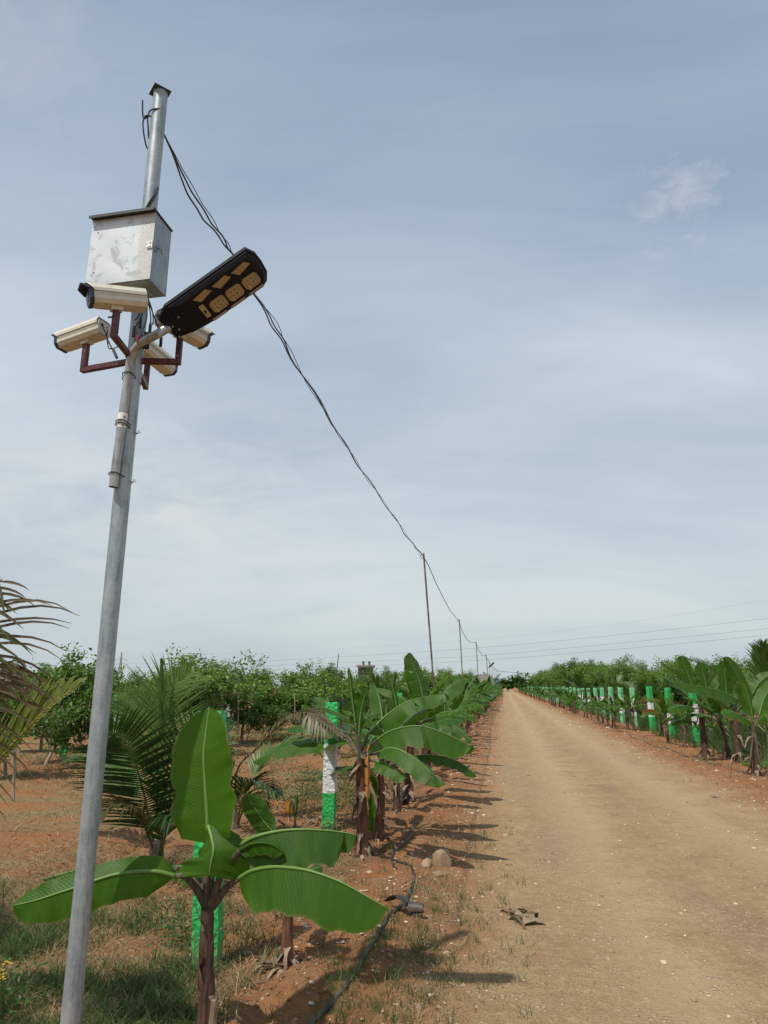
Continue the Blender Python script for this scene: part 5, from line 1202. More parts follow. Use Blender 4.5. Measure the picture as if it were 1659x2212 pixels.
def gen_palm(seed, nf=9, H=1.7, L=.5, ms=(FG, FD, FG, FG, FX), n=46):
    r = random.Random(seed); t = thing('coconut_palm', '-', 'coconut palm'); m_ = MB(); stem(m_, [V((0, 0, -.05)), V((0, 0, .12)), V((.0, 0, .28))], .09, .06, seed, 10, 4); m_.build('trunk', M_BARK, t, ang=80)
    for i in range(nf):
        a = i * 2.4 + r.uniform(-.3, .3); e = 1.50 - .85 * (i / nf) ** .8 + r.uniform(-.05, .05); d = V((cos(a), sin(a), 0)); p = V((0, 0, .22)); l = H * r.uniform(.85, 1.05) * (.85 if i == 0 else 1); mid = [V(p)]
        if i == 0: e = 1.5
        dr = (.25 if i == 0 else .5 + .9 * i / nf)
        for k in range(6):
            e -= dr / 6 * (.3 + 1.4 * k / 6); p = p + (d * cos(e) + Z * sin(e)) * l / 6; mid.append(V(p))
        m_ = MB(); frond(m_, mid, L * (.6 if i == 0 else 1), n=n, up=Z - d * .6, lift=.25, droop=.8, seed=seed * 50 + i, start=.28, w=.0078, rs=.014, cbase=r.uniform(.35, .75)); mm = ms[r.randrange(len(ms))] if i > 1 else FG
        m_.build('frond', mm, t, ang=180)
    return t
palms = [gen_palm(1, 9), gen_palm(2, 10, 1.8, .55), gen_palm(3, 8, 1.5, ms=(FG, FX, FD)), gen_palm(4, 9, 1.7, ms=(FG, FY, FG))]
PL = [(-3.2, 13.2, 1, .82, 'pale green coconut palm behind the spear leaf of the second banana plant'), (-3.4, 17.2, 2, .95, 'coconut palm with brown hanging leaflets left of the first thin pole'), (-3.3, 20.5, 0, 1.18, 'full green coconut palm just right of the first thin pole'), (-3.2, 24.5, 3, 1.15, 'bright coconut palm between the first and second thin poles'), (-3.4, 29, 1, 1.1, 'coconut palm near the foot of the second thin pole')]
for x, y, i, sc, lb2 in PL: place(palms, i, x, y, r.uniform(0, 6), sc, lb2, GC_L)
y = 33.5; n = 0
while y < 130: place(palms, r.randrange(4), -3.3 + r.uniform(-.2, .2), y, r.uniform(0, 6), r.uniform(.8, 1.05), 'distant coconut palm behind the left banana row', GC_L); y += 4.4 + r.uniform(-.4, .4)
def palm_px(x, D, i, sc, lb2, rz=0.):
    q = P(x, 1500, D); place(palms, i, q.x, q.y, rz, sc, lb2, GC_R)
palm_px(1530, 23, 3, 1.5, 'pale upright coconut palm rising behind the two big upright banana leaves at right', 1.)
palm_px(1652, 18.5, 0, 1.5, 'coconut palm at the right edge spreading spiky fronds against the sky', 2.)
palm_px(1372, 37, 1, 1.3, 'dark coconut palm behind the post beside the yellow leaf', 3.)
palm_px(1440, 30, 2, 1.2, 'dark coconut palm behind the widest clear right post', .4)
palm_px(1322, 44, 0, 1.5, 'dark broad coconut palm rising above the middle of the right post row', 5.)
palm_px(1262, 60, 1, 1.6, 'coconut palm above the right posts, with a broken brown frond', 1.5)
y = 66
while y < 175: place(palms, r.randrange(4), 6.9 + r.uniform(-.3, .3), y, r.uniform(0, 6), r.uniform(.9, 1.2), 'distant coconut palm behind the right row of posts', GC_R); y += 4.6 + r.uniform(-.5, .5)

# ================================================================ ORCHARD TREES
def leaves_mesh(pos, nrm, size, col, seed, name, mats, parent=None, asp=.8):
    r = np.random.RandomState(seed); n = len(pos); nrm = nrm / np.linalg.norm(nrm, axis=1, keepdims=True)
    a = r.randn(n, 3); a -= nrm * (a * nrm).sum(1, keepdims=True); a /= np.linalg.norm(a, axis=1, keepdims=True); b = np.cross(nrm, a)
    s = size[:, None]; w = asp
    loc = [(-1, 0, 0), (-.35, .62 * w, .16), (.45, .60 * w, .14), (1., 0, -.12), (.45, -.60 * w, .14), (-.35, -.62 * w, .16)]
    v = np.stack([pos + s * (a * x + b * y + nrm * z) for x, y, z in loc], 1).reshape(-1, 3)
    i = (np.arange(n) * 6)[:, None]; f = np.concatenate([i + np.array([0, 3, 2, 1]), i + np.array([0, 5, 4, 3])], 0)
    uv = np.repeat(np.stack([np.clip(col, .01, .99), r.rand(n)], -1), 6, 0)
    return np_mesh(name, v, f, mats, parent, uv)
def gen_tree(seed, H=2.8, nl=3000, spread=1.15, lsz=.050, young=.25, name='orchard_tree', low=.35, trunk_r=.035, limbs=6, dens=1.):
    r = random.Random(seed); nr = np.random.RandomState(seed); t = thing(name, '-', 'tree'); m_ = MB(); tips = []
    def br(p, d, l, rad, lv):
        pts = [V(p)]; dd = V(d)
        for k in range(5):
            dd = (dd + V((r.uniform(-.22, .22), r.uniform(-.22, .22), r.uniform(-.05, .16)))).normalized(); pts.append(pts[-1] + dd * l / 5)
        m_.tube(pts, [rad * (1 - .13 * k) for k in range(6)], 5 if lv else 8, 0, cap=False)
        if lv >= 1: tips.extend((V(q), lv) for q in pts[2:])
        if lv < 2:
            for k in range(4 if lv == 0 else 3):
                a = r.uniform(0, 6.28); e = r.uniform(.2, 1.0); q = pts[r.randint(2, 5)]; br(q, V((cos(a) * cos(e), sin(a) * cos(e), sin(e))), l * r.uniform(.45, .7), rad * .5, lv + 1)
    m_.tube([V((0, 0, -.1)), V((r.uniform(-.03, .03), r.uniform(-.03, .03), low)), V((r.uniform(-.08, .08), r.uniform(-.08, .08), low + .4))], [trunk_r * 1.2, trunk_r, trunk_r * .85], 9)
    for i in range(limbs):
        a = i * 2.4 + r.uniform(-.4, .4); e = r.uniform(.35, 1.35); z0 = low * .8 + .5 * r.random(); br((0, 0, z0), V((cos(a) * cos(e), sin(a) * cos(e), sin(e))), (H - z0) * r.uniform(.55, .8) * (.65 if e < .7 else 1) * spread, trunk_r * .6, 0)
    m_.build('trunk', M_BARK, t, ang=80)
    tp = np.array([list(q) for q, _ in tips]); k = nr.randint(0, len(tp), nl); pos = tp[k] + nr.randn(nl, 3) * np.array([.105, .105, .10]) * max(1, H / 3.2)
    keep = pos[:, 2] > .25; pos = pos[keep]; nl = len(pos); c = pos.mean(0); out_ = pos - c
    nrm = nr.randn(nl, 3) * .55 + np.array([0, 0, .8]) + .5 * out_ / (np.linalg.norm(out_, axis=1, keepdims=True) + .1)
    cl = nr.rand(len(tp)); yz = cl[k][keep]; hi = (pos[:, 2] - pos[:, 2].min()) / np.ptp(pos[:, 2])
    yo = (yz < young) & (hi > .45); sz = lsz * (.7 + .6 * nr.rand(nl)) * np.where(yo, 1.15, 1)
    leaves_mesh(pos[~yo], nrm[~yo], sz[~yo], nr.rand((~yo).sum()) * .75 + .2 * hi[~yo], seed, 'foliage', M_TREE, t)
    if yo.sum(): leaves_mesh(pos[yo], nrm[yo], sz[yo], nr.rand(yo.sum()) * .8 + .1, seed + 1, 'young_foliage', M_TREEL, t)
    return t
trees = [gen_tree(11, 2.1, 4200, young=.15), gen_tree(12, 2.3, 4200, young=.45, spread=1.05), gen_tree(13, 2.0, 4000, young=.7, spread=1.15), gen_tree(14, 2.7, 3000, young=.10, spread=.85), gen_tree(15, 2.05, 4200, young=.35, spread=1.15)]
for t in trees: KIDS[t.name] = list(t.children)
GT_L = 'orchard trees left of the track'; GT_R = 'orchard trees right of the track'; r = random.Random(23)
TL = [(35, 13.2, 4, .92, 'orchard tree at the left edge, behind the tattered coconut fronds'), (120, 16.0, 0, .98, 'orchard tree between the left edge fronds and the steel pole'), (205, 15.5, 3, .95, 'slender orchard tree immediately left of the steel pole'), (268, 17.5, 0, .74, 'dark orchard tree immediately right of the steel pole, below the lattice pylon'),
      (372, 21, 3, 1.0, 'dark orchard tree rising just left of the pale large leafed one'), (425, 18.0, 1, 1.05, 'orchard tree with bright yellow green new leaves above the huge banana leaf'), (462, 20.5, 3, 1.1, 'tall thin leader orchard tree poking highest right of the yellow green one'), (528, 21.5, 3, 1.0, 'open dark orchard tree with bare slim stems in the middle left'),
      (585, 22.5, 4, 1.0, 'dark round orchard tree right of the open slim stemmed one'), (655, 23, 2, 1.05, 'bright green orchard tree crowned with yellow green shoots left of the second post'), (725, 24, 1, 1.05, 'yellow green topped orchard tree above the second post'), (790, 27, 2, 1.0, 'orchard tree in front of the small dark building')]
for x, D, i, sc, lb2 in TL:
    q = P(x, 1500, D); place(trees, i, q.x, q.y, r.uniform(0, 6), sc * (.94 if i == 3 else .86), lb2, GT_L)
def near_used(x, y, pts): return any((x - a) ** 2 + (y - b) ** 2 < 3.2 for a, b in pts)
up_ = [(P(x, 1500, D).x, P(x, 1500, D).y) for x, D, *_ in TL]
nL = []; nR = []
for ci in range(11):
    y = 19 if ci == 0 else 17.5
    while y < (112 if ci < 3 else 62):
        x = -5.2 - 3.3 * ci + r.uniform(-.5, .5); yy = y + r.uniform(-.6, .6); ang = (x * CA + yy * SA) / (yy * CA - x * SA)
        vis = -.60 < ang < .3 and not near_used(x, yy, up_) and not (yy < 22 and x > -7.5)
        dep = yy * CA - x * SA
        if vis and (dep < 52 or ci < 2): sc_ = r.uniform(.72, 1.02) * (1 + .007 * max(0, yy - 24)); place(trees, r.randrange(5), x, yy, r.uniform(0, 6), (sc_, sc_, sc_ * r.uniform(.9, 1.12)), (f'{ORD[len(nL)]} orchard tree from the viewer in the front row left of the track' if ci == 0 and len(nL) < 16 else 'leafy orchard tree in the dense rows left of the track, merged with its neighbours'), GT_L); nL += ([1] if ci == 0 else [])
        y += 4.3
TR = [(1655, 27, 0, .98, 'dark orchard tree at the right edge behind the spiky coconut fronds'), (1600, 28, 1, 1.05, 'orchard tree right of the pale upright coconut palm'), (1497, 30, 0, 1.06, 'dark orchard tree left of the big upright banana leaves at right'), (1450, 31, 4, 1.1, 'orchard tree directly above the widest clear right post')]
for x, D, i, sc, lb2 in TR:
    q = P(x, 1500, D); place(trees, i, q.x, q.y, r.uniform(0, 6), sc, lb2, GT_R)
up_ = [(P(x, 1500, D).x, P(x, 1500, D).y) for x, D, *_ in TR]
for ci in range(4):
    y = 22 + 6 * ci
    while y < (185 if ci < 1 else 110 if ci < 2 else 70):
        x = 9.3 - min(1.0, max(0, (y - 30) * .03)) + 3.1 * ci + r.uniform(-.5, .5); yy = y + r.uniform(-.6, .6); ang = (x * CA + yy * SA) / (yy * CA - x * SA)
        if ang < .62 and not near_used(x, yy, up_): sc_ = r.uniform(.93, 1.1) * min(1.85, 1.0 + .0115 * max(0, yy - 27)); place(trees, r.randrange(5), x, yy, r.uniform(0, 6), (sc_, sc_, sc_ * r.uniform(.92, 1.08)), (f'{ORD[len(nR)]} orchard tree from the viewer in the front row right of the track' if ci == 0 and len(nR) < 16 else 'leafy orchard tree in the dense rows right of the track, merged with its neighbours'), GT_R); nR += ([1] if ci == 0 else [])
        y += 3.1 if y < 90 else 4.4
# far trees at the end of the track
big = [gen_tree(41, 7., 4200, spread=1.0, lsz=.34, young=0, name='tree', low=1.5, trunk_r=.22, limbs=9), gen_tree(42, 8., 4600, spread=1.2, lsz=.34, young=0, name='tree', low=1.0, trunk_r=.22, limbs=10)]
for t in big: KIDS[t.name] = list(t.children)
GB = 'trees beyond the end of the track'
def far(x, D, i, sc, lb2): q = P(x, 1480, D); place(big, i, q.x, q.y, r.uniform(0, 6), sc, lb2, GB)
far(1122, 235, 1, (.50, .50, .62), 'tallest dark tree standing over the end of the track'); far(1097, 280, 1, (1.05, 1.05, .52), 'broad dome shaped tree left of the tallest one at the end of the track'); far(1080, 260, 0, (.8, .8, .42), 'low tree at the left foot of the dome shaped one'); far(1137, 240, 0, (.75, .75, .36), 'bushy tree touching the right side of the tallest one')
far(1160, 270, 1, (.8, .8, .45), 'round tree beyond the far right posts'); far(1185, 250, 0, (.9, .9, .5), 'wide tree where the right orchard meets the sky')
for i in range(16): far(1062 - i * 19 if i < 9 else 1145 + (i - 9) * 17, 300 + 20 * (i % 3), i % 2, (1.5, 1.5, .42), 'far low tree on the horizon, one of a hazy line of them')

# ================================================================ GRASS, WEEDS, STRAW
def blades(x, y, h, w, lean, col, seed, name, m, zoff=0., flat=0.):
    r = np.random.RandomState(seed); n = len(x); z = gz(x, y) - .005 + zoff; a = r.rand(n) * 6.283; b = r.rand(n) * 6.283
    d = np.stack([np.cos(a), np.sin(a)], -1); sx = np.stack([np.cos(b), np.sin(b)], -1); rows = []
    for k, (t, ww) in enumerate(((0, 1), (.4, .85), (.75, .5), (1., .06))):
        off = d * (lean * h * (t ** 1.7) + flat * h * t)[:, None] if True else 0; zz = z + h * t * (1 - .35 * lean * t) * (1 - flat * .9)
        for s_ in (-1, 1):
            p = np.stack([x, y], -1) + off + sx * (w * ww * s_)[:, None]; rows.append(np.concatenate([p, zz[:, None]], 1))
    v = np.stack(rows, 1).reshape(-1, 3); i = (np.arange(n) * 8)[:, None]
    f = np.concatenate([i + np.array([0, 1, 3, 2]), i + np.array([2, 3, 5, 4]), i + np.array([4, 5, 7, 6])], 0)
    uv = np.repeat(np.stack([np.clip(col, .01, .99), r.rand(n)], -1), 8, 0)
    return kind(np_mesh(name, v, f, m, uv=uv), 'stuff')
def field(n, x0, x1, y0, y1, seed, dens=None, clump=0, logy=False, spread=.05):
    r = np.random.RandomState(seed)
    y = y0 * (y1 / y0) ** r.rand(n) if logy else y0 + (y1 - y0) * r.rand(n); x = x0 + (x1 - x0) * r.rand(n)
    if dens is not None: k = r.rand(n) < dens(x, y); x, y = x[k], y[k]
    if clump:
        m = len(x); x = np.repeat(x, clump) + r.randn(m * clump) * spread; y = np.repeat(y, clump) + r.randn(m * clump) * spread
    return x, y, r
# green grass low at the left, in and around the pole foot
def dn(cx, cy, sx, sy, p=1.): return lambda x, y: np.clip(p * 1.5 * np.exp(-((x - cx) / sx) ** 2 - ((y - cy) / sy) ** 2) * sst(.38, .62, fb(x * 2.2, y * 2.2, 200, 2)), 0, 1)
x, y, r_ = field(4600, -4.2, -1.35, 2.6, 5.6, 1, lambda x, y: np.clip((dn(-2.9, 3.6, 1.1, .95, 1.3)(x, y) + dn(-1.85, 3.5, .25, .35, .9)(x, y) + .05) * (1 - np.exp(-((x + 1.25) / .25) ** 2)), 0, 1), 13, spread=.035)
h = .05 + .14 * r_.rand(len(x)) ** 1.5; o = blades(x, y, h, .0016 + .0022 * r_.rand(len(x)), .3 + .6 * r_.rand(len(x)), r_.rand(len(x)) * .75, 2, 'grass', M_GRASS); o['label'] = 'dark green grass round the foot of the steel pole'
# dry straw lying over the soil at the left
sd2 = lambda x, y: np.clip(.12 + 1.2 * sst(.44, .60, fb(x * .9, y * .9, 310, 3)), 0, 1) * np.clip(sst(-1.35, -2.0, x) + sst(5.0, 5.8, x), 0, 1)
x, y, r_ = field(8200, -11, -1.5, 3.2, 24, 4, sd2, 9, True, .10)
h = (.05 + .13 * r_.rand(len(x))) * (1 + y * .01); o = blades(x, y, h, (.0013 + .0015 * r_.rand(len(x))) * (1 + y / 9), .4 + .5 * r_.rand(len(x)), r_.rand(len(x)), 5, 'dry_grass', M_STRAW, 0, .55 + .3 * r_.rand(len(x))); o['label'] = 'straw coloured mown grass over the left soil'
x, y, r_ = field(5200, -4.2, -1.4, 3.3, 7.0, 44, lambda x, y: np.clip(.25 + sst(.42, .6, fb(x * 1.3, y * 1.3, 330, 3)), 0, 1), 8, False, .07)
o = blades(x, y, .05 + .13 * r_.rand(len(x)), .0013 + .0012 * r_.rand(len(x)), .3 + .6 * r_.rand(len(x)), r_.rand(len(x)), 45, 'dry_grass', M_STRAW, 0, .3 + .5 * r_.rand(len(x))); o['label'] = 'dry straw among the green grass near the steel pole'
x, y, r_ = field(2800, -12, -1.7, 3.6, 34, 6, lambda x, y: np.clip(.05 + .9 * sst(.48, .62, fb(x * .7 + 9, y * .7, 410, 3)), 0, 1) * (.25 + .75 * sst(9, 16, y)), 12, True, .10)
h = (.04 + .12 * r_.rand(len(x))) * (1 + y * .012); o = blades(x, y, h, (.0016 + .0016 * r_.rand(len(x))) * (1 + y / 12), .3 + .6 * r_.rand(len(x)), .2 + .8 * r_.rand(len(x)), 7, 'grass_tufts', M_GRASS); o['label'] = 'thin green tufts scattered over the left field'
x, y, r_ = field(9000, -7, -1.0, 3.2, 16, 61, lambda x, y: np.clip(.12 + .9 * sst(.48, .62, fb(x * 1.1 + 5, y * 1.1, 350, 3)), 0, 1), 0, True)
h = .02 + .09 * r_.rand(len(x)); o = blades(x, y, h, (.0012 + .004 * r_.rand(len(x)) ** 3) * (1 + y / 14), .5 + .5 * r_.rand(len(x)), r_.rand(len(x)), 62, 'twigs', M_LITTER, 0.004, .93); o['label'] = 'brown twigs and leaf scraps scattered on the red soil'
# sparse verge grass, both dry and green, right beside the track
vd = lambda x, y: np.clip(np.exp(-((x + .55) / .42) ** 2) * (.15 + 1.1 * sst(.42, .62, fb(x * 2, y * 1.2, 510, 3))), 0, 1) * sst(16, 5, y)
x, y, r_ = field(3600, -1.35, .5, 3.1, 16, 8, vd, 9, True, .04)
h = .02 + .07 * r_.rand(len(x)) ** 1.4; o = blades(x, y, h, .0012 + .0012 * r_.rand(len(x)), .3 + .7 * r_.rand(len(x)), r_.rand(len(x)), 9, 'verge_straw', M_STRAW, 0, .35 * r_.rand(len(x))); o['label'] = 'short dry blades along the left edge of the track'
x, y, r_ = field(2200, 3.1, 5.1, 10, 60, 58, lambda x, y: np.clip(np.exp(-((x - 4.2) / .55) ** 2) * (.1 + 1.1 * sst(.45, .62, fb(x * 2, y * .8, 530, 3))), 0, 1), 7, True, .08)
o = blades(x, y, (.03 + .08 * r_.rand(len(x))) * (1 + y / 60), .003 + .003 * r_.rand(len(x)), .3 + .7 * r_.rand(len(x)), r_.rand(len(x)) * .7, 59, 'verge_straw', M_STRAW, 0, .4 * r_.rand(len(x))); o['label'] = 'short dry blades along the right edge of the track'
x, y, r_ = field(1100, -1.25, .1, 3.2, 9, 10, lambda x, y: np.clip(np.exp(-((x + .72) / .26) ** 2 - ((y - 4.5) / 1.0) ** 2) * 1.3 + .06, 0, 1), 12, False, .025)
h = .04 + .09 * r_.rand(len(x)) ** 1.4; o = blades(x, y, h, .0013 + .0012 * r_.rand(len(x)), .2 + .6 * r_.rand(len(x)), .3 + .7 * r_.rand(len(x)), 11, 'verge_grass', M_GRASS); o['label'] = 'fresh green grass tufts along the black hose'
x, y, r_ = field(260, -.4, 3.6, 4, 14, 41, lambda x, y: sst(.62, .7, fb(x * .8, y * .8, 610, 2)), 7, True, .03)
o = blades(x, y, .02 + .03 * r_.rand(len(x)), .001 + .001 * r_.rand(len(x)), .4 + .6 * r_.rand(len(x)), r_.rand(len(x)), 42, 'track_straw', M_STRAW, 0, .5); o['label'] = 'stray dry stalks pressed into the track'
# leafy weeds: stems with small leaves
def weeds(x, y, h, per, lsz, seed, name, m, label, spread=.07):
    r = np.random.RandomState(seed); n = len(x); X_ = np.repeat(x, per) + r.randn(n * per) * spread; Y_ = np.repeat(y, per) + r.randn(n * per) * spread
    Hh = np.repeat(h, per) * r.rand(n * per) ** .8; Z_ = gz(X_, Y_) + Hh; pos = np.stack([X_, Y_, Z_], -1); nr_ = r.randn(n * per, 3) * .6 + np.array([0, -.1, .9])
    hi = np.clip(Hh / max(1e-6, h.max()), 0, 1); o = leaves_mesh(pos, nr_, lsz * (.6 + .8 * r.rand(n * per)) * (1 + np.maximum(0, Y_ - 8) / 22), .25 * hi + .6 * r.rand(n * per), seed, name, m, asp=.55); return kind(o, 'stuff', label)
x, y, r_ = field(1500, 4.9, 9.3, 12, 75, 21, lambda x, y: sst(4.85, 5.7, x + .5 * (vn(x * 2, y * .7, 3) - .5)) * (.45 + .55 * sst(.35, .6, fb(x, y * .7, 700, 2))), 0, True)
weeds(x, y, .22 + .30 * r_.rand(len(x)), 34, .018, 22, 'weeds', M_WEED, 'dense green weeds behind the right row of posts', .14)
x, y, r_ = field(4200, 4.9, 9.3, 12, 60, 23, lambda x, y: sst(4.8, 5.6, x), 8, True, .1)
o = blades(x, y, (.12 + .35 * r_.rand(len(x))), (.002 + .002 * r_.rand(len(x))) * (1 + y / 14), .2 + .5 * r_.rand(len(x)), .2 + .7 * r_.rand(len(x)), 24, 'tall_grass', M_GRASS); o['label'] = 'tall green grass among the weeds at right'
x, y, r_ = field(1300, -16, -3.2, 8.5, 60, 25, lambda x, y: np.clip(sst(.42, .6, fb(x * .5, y * .5, 800, 3)) * (.15 + .85 * sst(15, 22, y)) + 1.2 * np.exp(-((x + 2.9) / .7) ** 2 - ((y - 10.6) / 1.5) ** 2), 0, 1), 0, True)
weeds(x, y, .12 + .30 * r_.rand(len(x)), 34, .018, 26, 'undergrowth', M_WEED, 'green undergrowth between the orchard trees at left', .15)
q = P(690, 1700, 9.4); x, y, r_ = field(70, q.x - .75, q.x + .55, q.y - .3, q.y + 2.2, 27)
weeds(x, y, .15 + .32 * r_.rand(len(x)), 60, .014, 28, 'weeds', M_WEED, 'bushy green weeds behind the second green and white post', .10)
q1 = GG(385, 2030); q2 = GG(360, 1990); x = np.array([q1.x, q2.x, q1.x - .12, q1.x + .05, q2.x + .1, q1.x + .12]); y = np.array([q1.y, q2.y, q1.y + .08, q1.y - .1, q2.y, q1.y + .05])
weeds(x, y, np.array([.13, .15, .1, .1, .12, .1]), 55, .017, 29, 'broadleaf_herb', M_WEED, 'small broad leaved herbs left of the post behind the nearest banana plant', .06)
# yellow flowered herb at left edge
for i, (x, yy, D, sc_, lb2) in enumerate([(30, 1915, 3.9, 1., 'herb with small yellow flowers low at the left edge of the picture'), (352, 0, 0, 1., '')][:1]):
    b_ = P(x, 2010, D); b_.z = g(b_.x, b_.y); t = thing('flowering_herb', lb2, 'plant', b_); r = random.Random(9); m_ = MB(); fl = MB()
    for k in range(6):
        e = V((r.uniform(-.16, .16), r.uniform(-.12, .12), r.uniform(.22, .40))); m_.tube([V((0, 0, -.02)), e * .5 + V((0, 0, .03)), e], [.003, .002, .0015], 5)
        for j in range(4):
            c = e + V((r.uniform(-.02, .02), r.uniform(-.02, .02), r.uniform(-.03, .02))); fl = MB()
            for a in range(5): d = V((cos(a * 1.26), sin(a * 1.26), .4)) * .007; fl.add([c, c + d + V((-d.y, d.x, 0)) * .4, c + d * 1.3, c + d - V((-d.y, d.x, 0)) * .4], [(0, 1, 2, 3)], 0)
            fl.build('flower', M_FLOWER, t)
    m_.build('stem', M_RACH, t)
    NRm = np.random.RandomState(4); ps = NRm.randn(160, 3) * np.array([.08, .07, .08]) + np.array([0, 0, .15]); ps = ps[ps[:, 2] > .01]; leaves_mesh(ps, NRm.randn(len(ps), 3) + np.array([0, 0, 1]), .014 + 0 * ps[:, 0], NRm.rand(len(ps)), 5, 'foliage', M_WEED, t)
q = P(343 + 350, 1640, 8.8)
b_ = GG(640, 1790); t = thing('young_shoot', 'slim upright banana sucker beside a yellow leaf, left of the second post', 'banana shoot', b_)
m_ = MB(); Ds = b_.dot(Hy); banana_leaf(m_, [P(637, 1775, Ds) - b_, P(639, 1740, Ds) - b_, P(641, 1715, Ds) - b_], .03, vf, .8, .8, nu=8, nv=2, petiole=[V((0, 0, -.02))]); m_.build('leaf', BM, t, ang=180)
m_ = MB(); banana_leaf(m_, [P(630, 1728, Ds) - b_, P(626, 1735, Ds) - b_, P(624, 1760, Ds) - b_], .05, vf, .3, .3, nu=8, nv=2, petiole=[P(637, 1760, Ds) - b_], seed=4); m_.build('leaf', BMY, t, ang=180)
b_ = GG(578, 1830); t = thing('banana_plant', 'short banana sucker with one broad pale ribbed leaf, below the brown coconut frond', 'banana plant', b_, 0, GL); Ds = b_.dot(Hy)
m_ = MB(); banana_leaf(m_, [P(592, 1800, Ds) - b_, P(570, 1775, Ds) - b_, P(552, 1748, Ds) - b_, P(534, 1718, Ds) - b_], .12, vf * .8 + Z * .5, .15, .2, nu=16, nv=4, petiole=[V((0, 0, -.02))]); m_.build('leaf', BM, t, ang=180)

# ================================================================ LITTER
def litter(px, seed, name, label, lsz=(.05, .13), mk='stuff'):
    r = random.Random(seed); m_ = MB()
    for (cx, cy, n, sp) in px:
        c = GG(cx, cy)
        for i in range(n):
            x = c.x + r.gauss(0, sp); y = c.y + r.gauss(0, sp * .7); L_ = r.uniform(*lsz); a = r.uniform(0, 6.28); p = V((x, y, g(x, y) + r.uniform(.005, .05)))
            sheath(m_, p, V((cos(a), sin(a), r.uniform(-.1, .35))), L_ * 1.8, L_ * .22, seed + i, 0, droop=.9)
    return kind(m_.build(name, M_LITTER, None), mk, label)
litter([(660, 1775, 40, .22), (735, 1775, 26, .2), (560, 1785, 14, .2)], 1, 'leaf_litter', 'pile of dried banana leaf pieces round the second green and white post')
litter([(785, 1850, 26, .14), (820, 1812, 20, .18), (865, 1752, 18, .2), (890, 1728, 14, .25), (590, 2000, 10, .25), (622, 2095, 12, .09), (940, 1660, 20, .4), (1000, 1630, 20, .5)], 2, 'leaf_litter', 'dried leaf sheaths round the banana stems of the left row', (.04, .10))
litter([(1526, 1640, 14, .2), (1560, 1640, 14, .25), (1600, 1650, 16, .25), (1640, 1680, 26, .3), (1480, 1612, 8, .2), (1440, 1600, 8, .2), (1370, 1582, 10, .3)], 3, 'leaf_litter', 'dried leaf sheaths round the banana stems of the right row', (.05, .13))
litter([(1172, 1860, 8, .09), (1560, 1870, 7, .13), (1410, 1830, 5, .05)], 4, 'husk_scraps', 'flattened pale husk scraps on the track', (.015, .03))
b_ = GG(1128, 1992); t = thing('dead_leaf', 'curled dead banana leaf lying alone at the left edge of the track', 'dead leaf', b_); r = random.Random(8); m_ = MB()
for i in range(11): a = r.uniform(1.0, 2.4); sheath(m_, V((r.uniform(-.05, .03), r.uniform(-.03, .12), r.uniform(.01, .04))), V((cos(a), sin(a), .3)), r.uniform(.10, .2), .016, i, droop=1.)
sheath(m_, V((.0, -.02, .03)), V((1, -.1, .1)), .16, .035, 20, droop=.6); sheath(m_, V((-.03, .02, .03)), V((.3, -1, .0)), .24, .010, 21, droop=.3); m_.build('leaf_blade', M_LITTER, t); t.scale = (1.75, 1.75, 1.5)
b_ = GG(585, 2098); t = thing('dead_leaf', 'heap of curled dead leaves at the foot of the small banana plant', 'dead leaf', b_); m_ = MB()
for i in range(16): a = r.uniform(0, 6.28); sheath(m_, V((r.uniform(-.10, .10), r.uniform(-.05, .08), r.uniform(.01, .05))), V((cos(a), sin(a), .3)), r.uniform(.10, .2), .022, i + 40, droop=1.)
m_.build('leaf_blade', M_LITTER, t)

# ================================================================ HOSE AND PIPE PIECE
def hose(px, rad, label, mat_=M_HOSE):
    pts = []
    for x, y in px: q = GG(x, y); q.z += rad * .7; pts.append(q)
    s_, L_ = crv(pts, 70)
    for q in s_: q.z = max(q.z, g(q.x, q.y) + rad * .55)
    m_ = MB(); m_.tube(s_, rad, 12); o = m_.build('irrigation_hose', mat_); return tag(o, label, 'hose')
hose([(640, 2260), (672, 2212), (716, 2165), (760, 2115), (795, 2060), (826, 2000), (850, 1972), (870, 1955), (884, 1935), (893, 1905), (893, 1885), (884, 1872), (858, 1867), (845, 1858), (852, 1842), (874, 1825), (888, 1805), (893, 1780), (890, 1765)], .0125, 'dark irrigation hose winding along the left verge from the bottom of the picture')
hose([(845, 1860), (852, 1872), (857, 1880)], .010, 'stub of dark hose branching off beside the second banana clump')
r = random.Random(5)
rows_ = [(4.05 + .15 * sin(i * .9) + r.uniform(-.05, .05), 15.5 + i * 1.4) for i in range(16)]
s_, _ = crv([V((x, y, g(x, y) + .012)) for x, y in rows_], 120)
for q in s_: q.z = g(q.x, q.y) + .010
m_ = MB(); m_.tube(s_, .012, 8); tag(m_.build('irrigation_hose', M_HOSE), 'dark irrigation hose lying along the right verge at the feet of the banana plants', 'hose')
b_ = GG(868, 1974); t = thing('broken_pipe', 'split black pipe piece standing open over the dark hose on the left verge', 'pipe', b_)
m_ = MB()
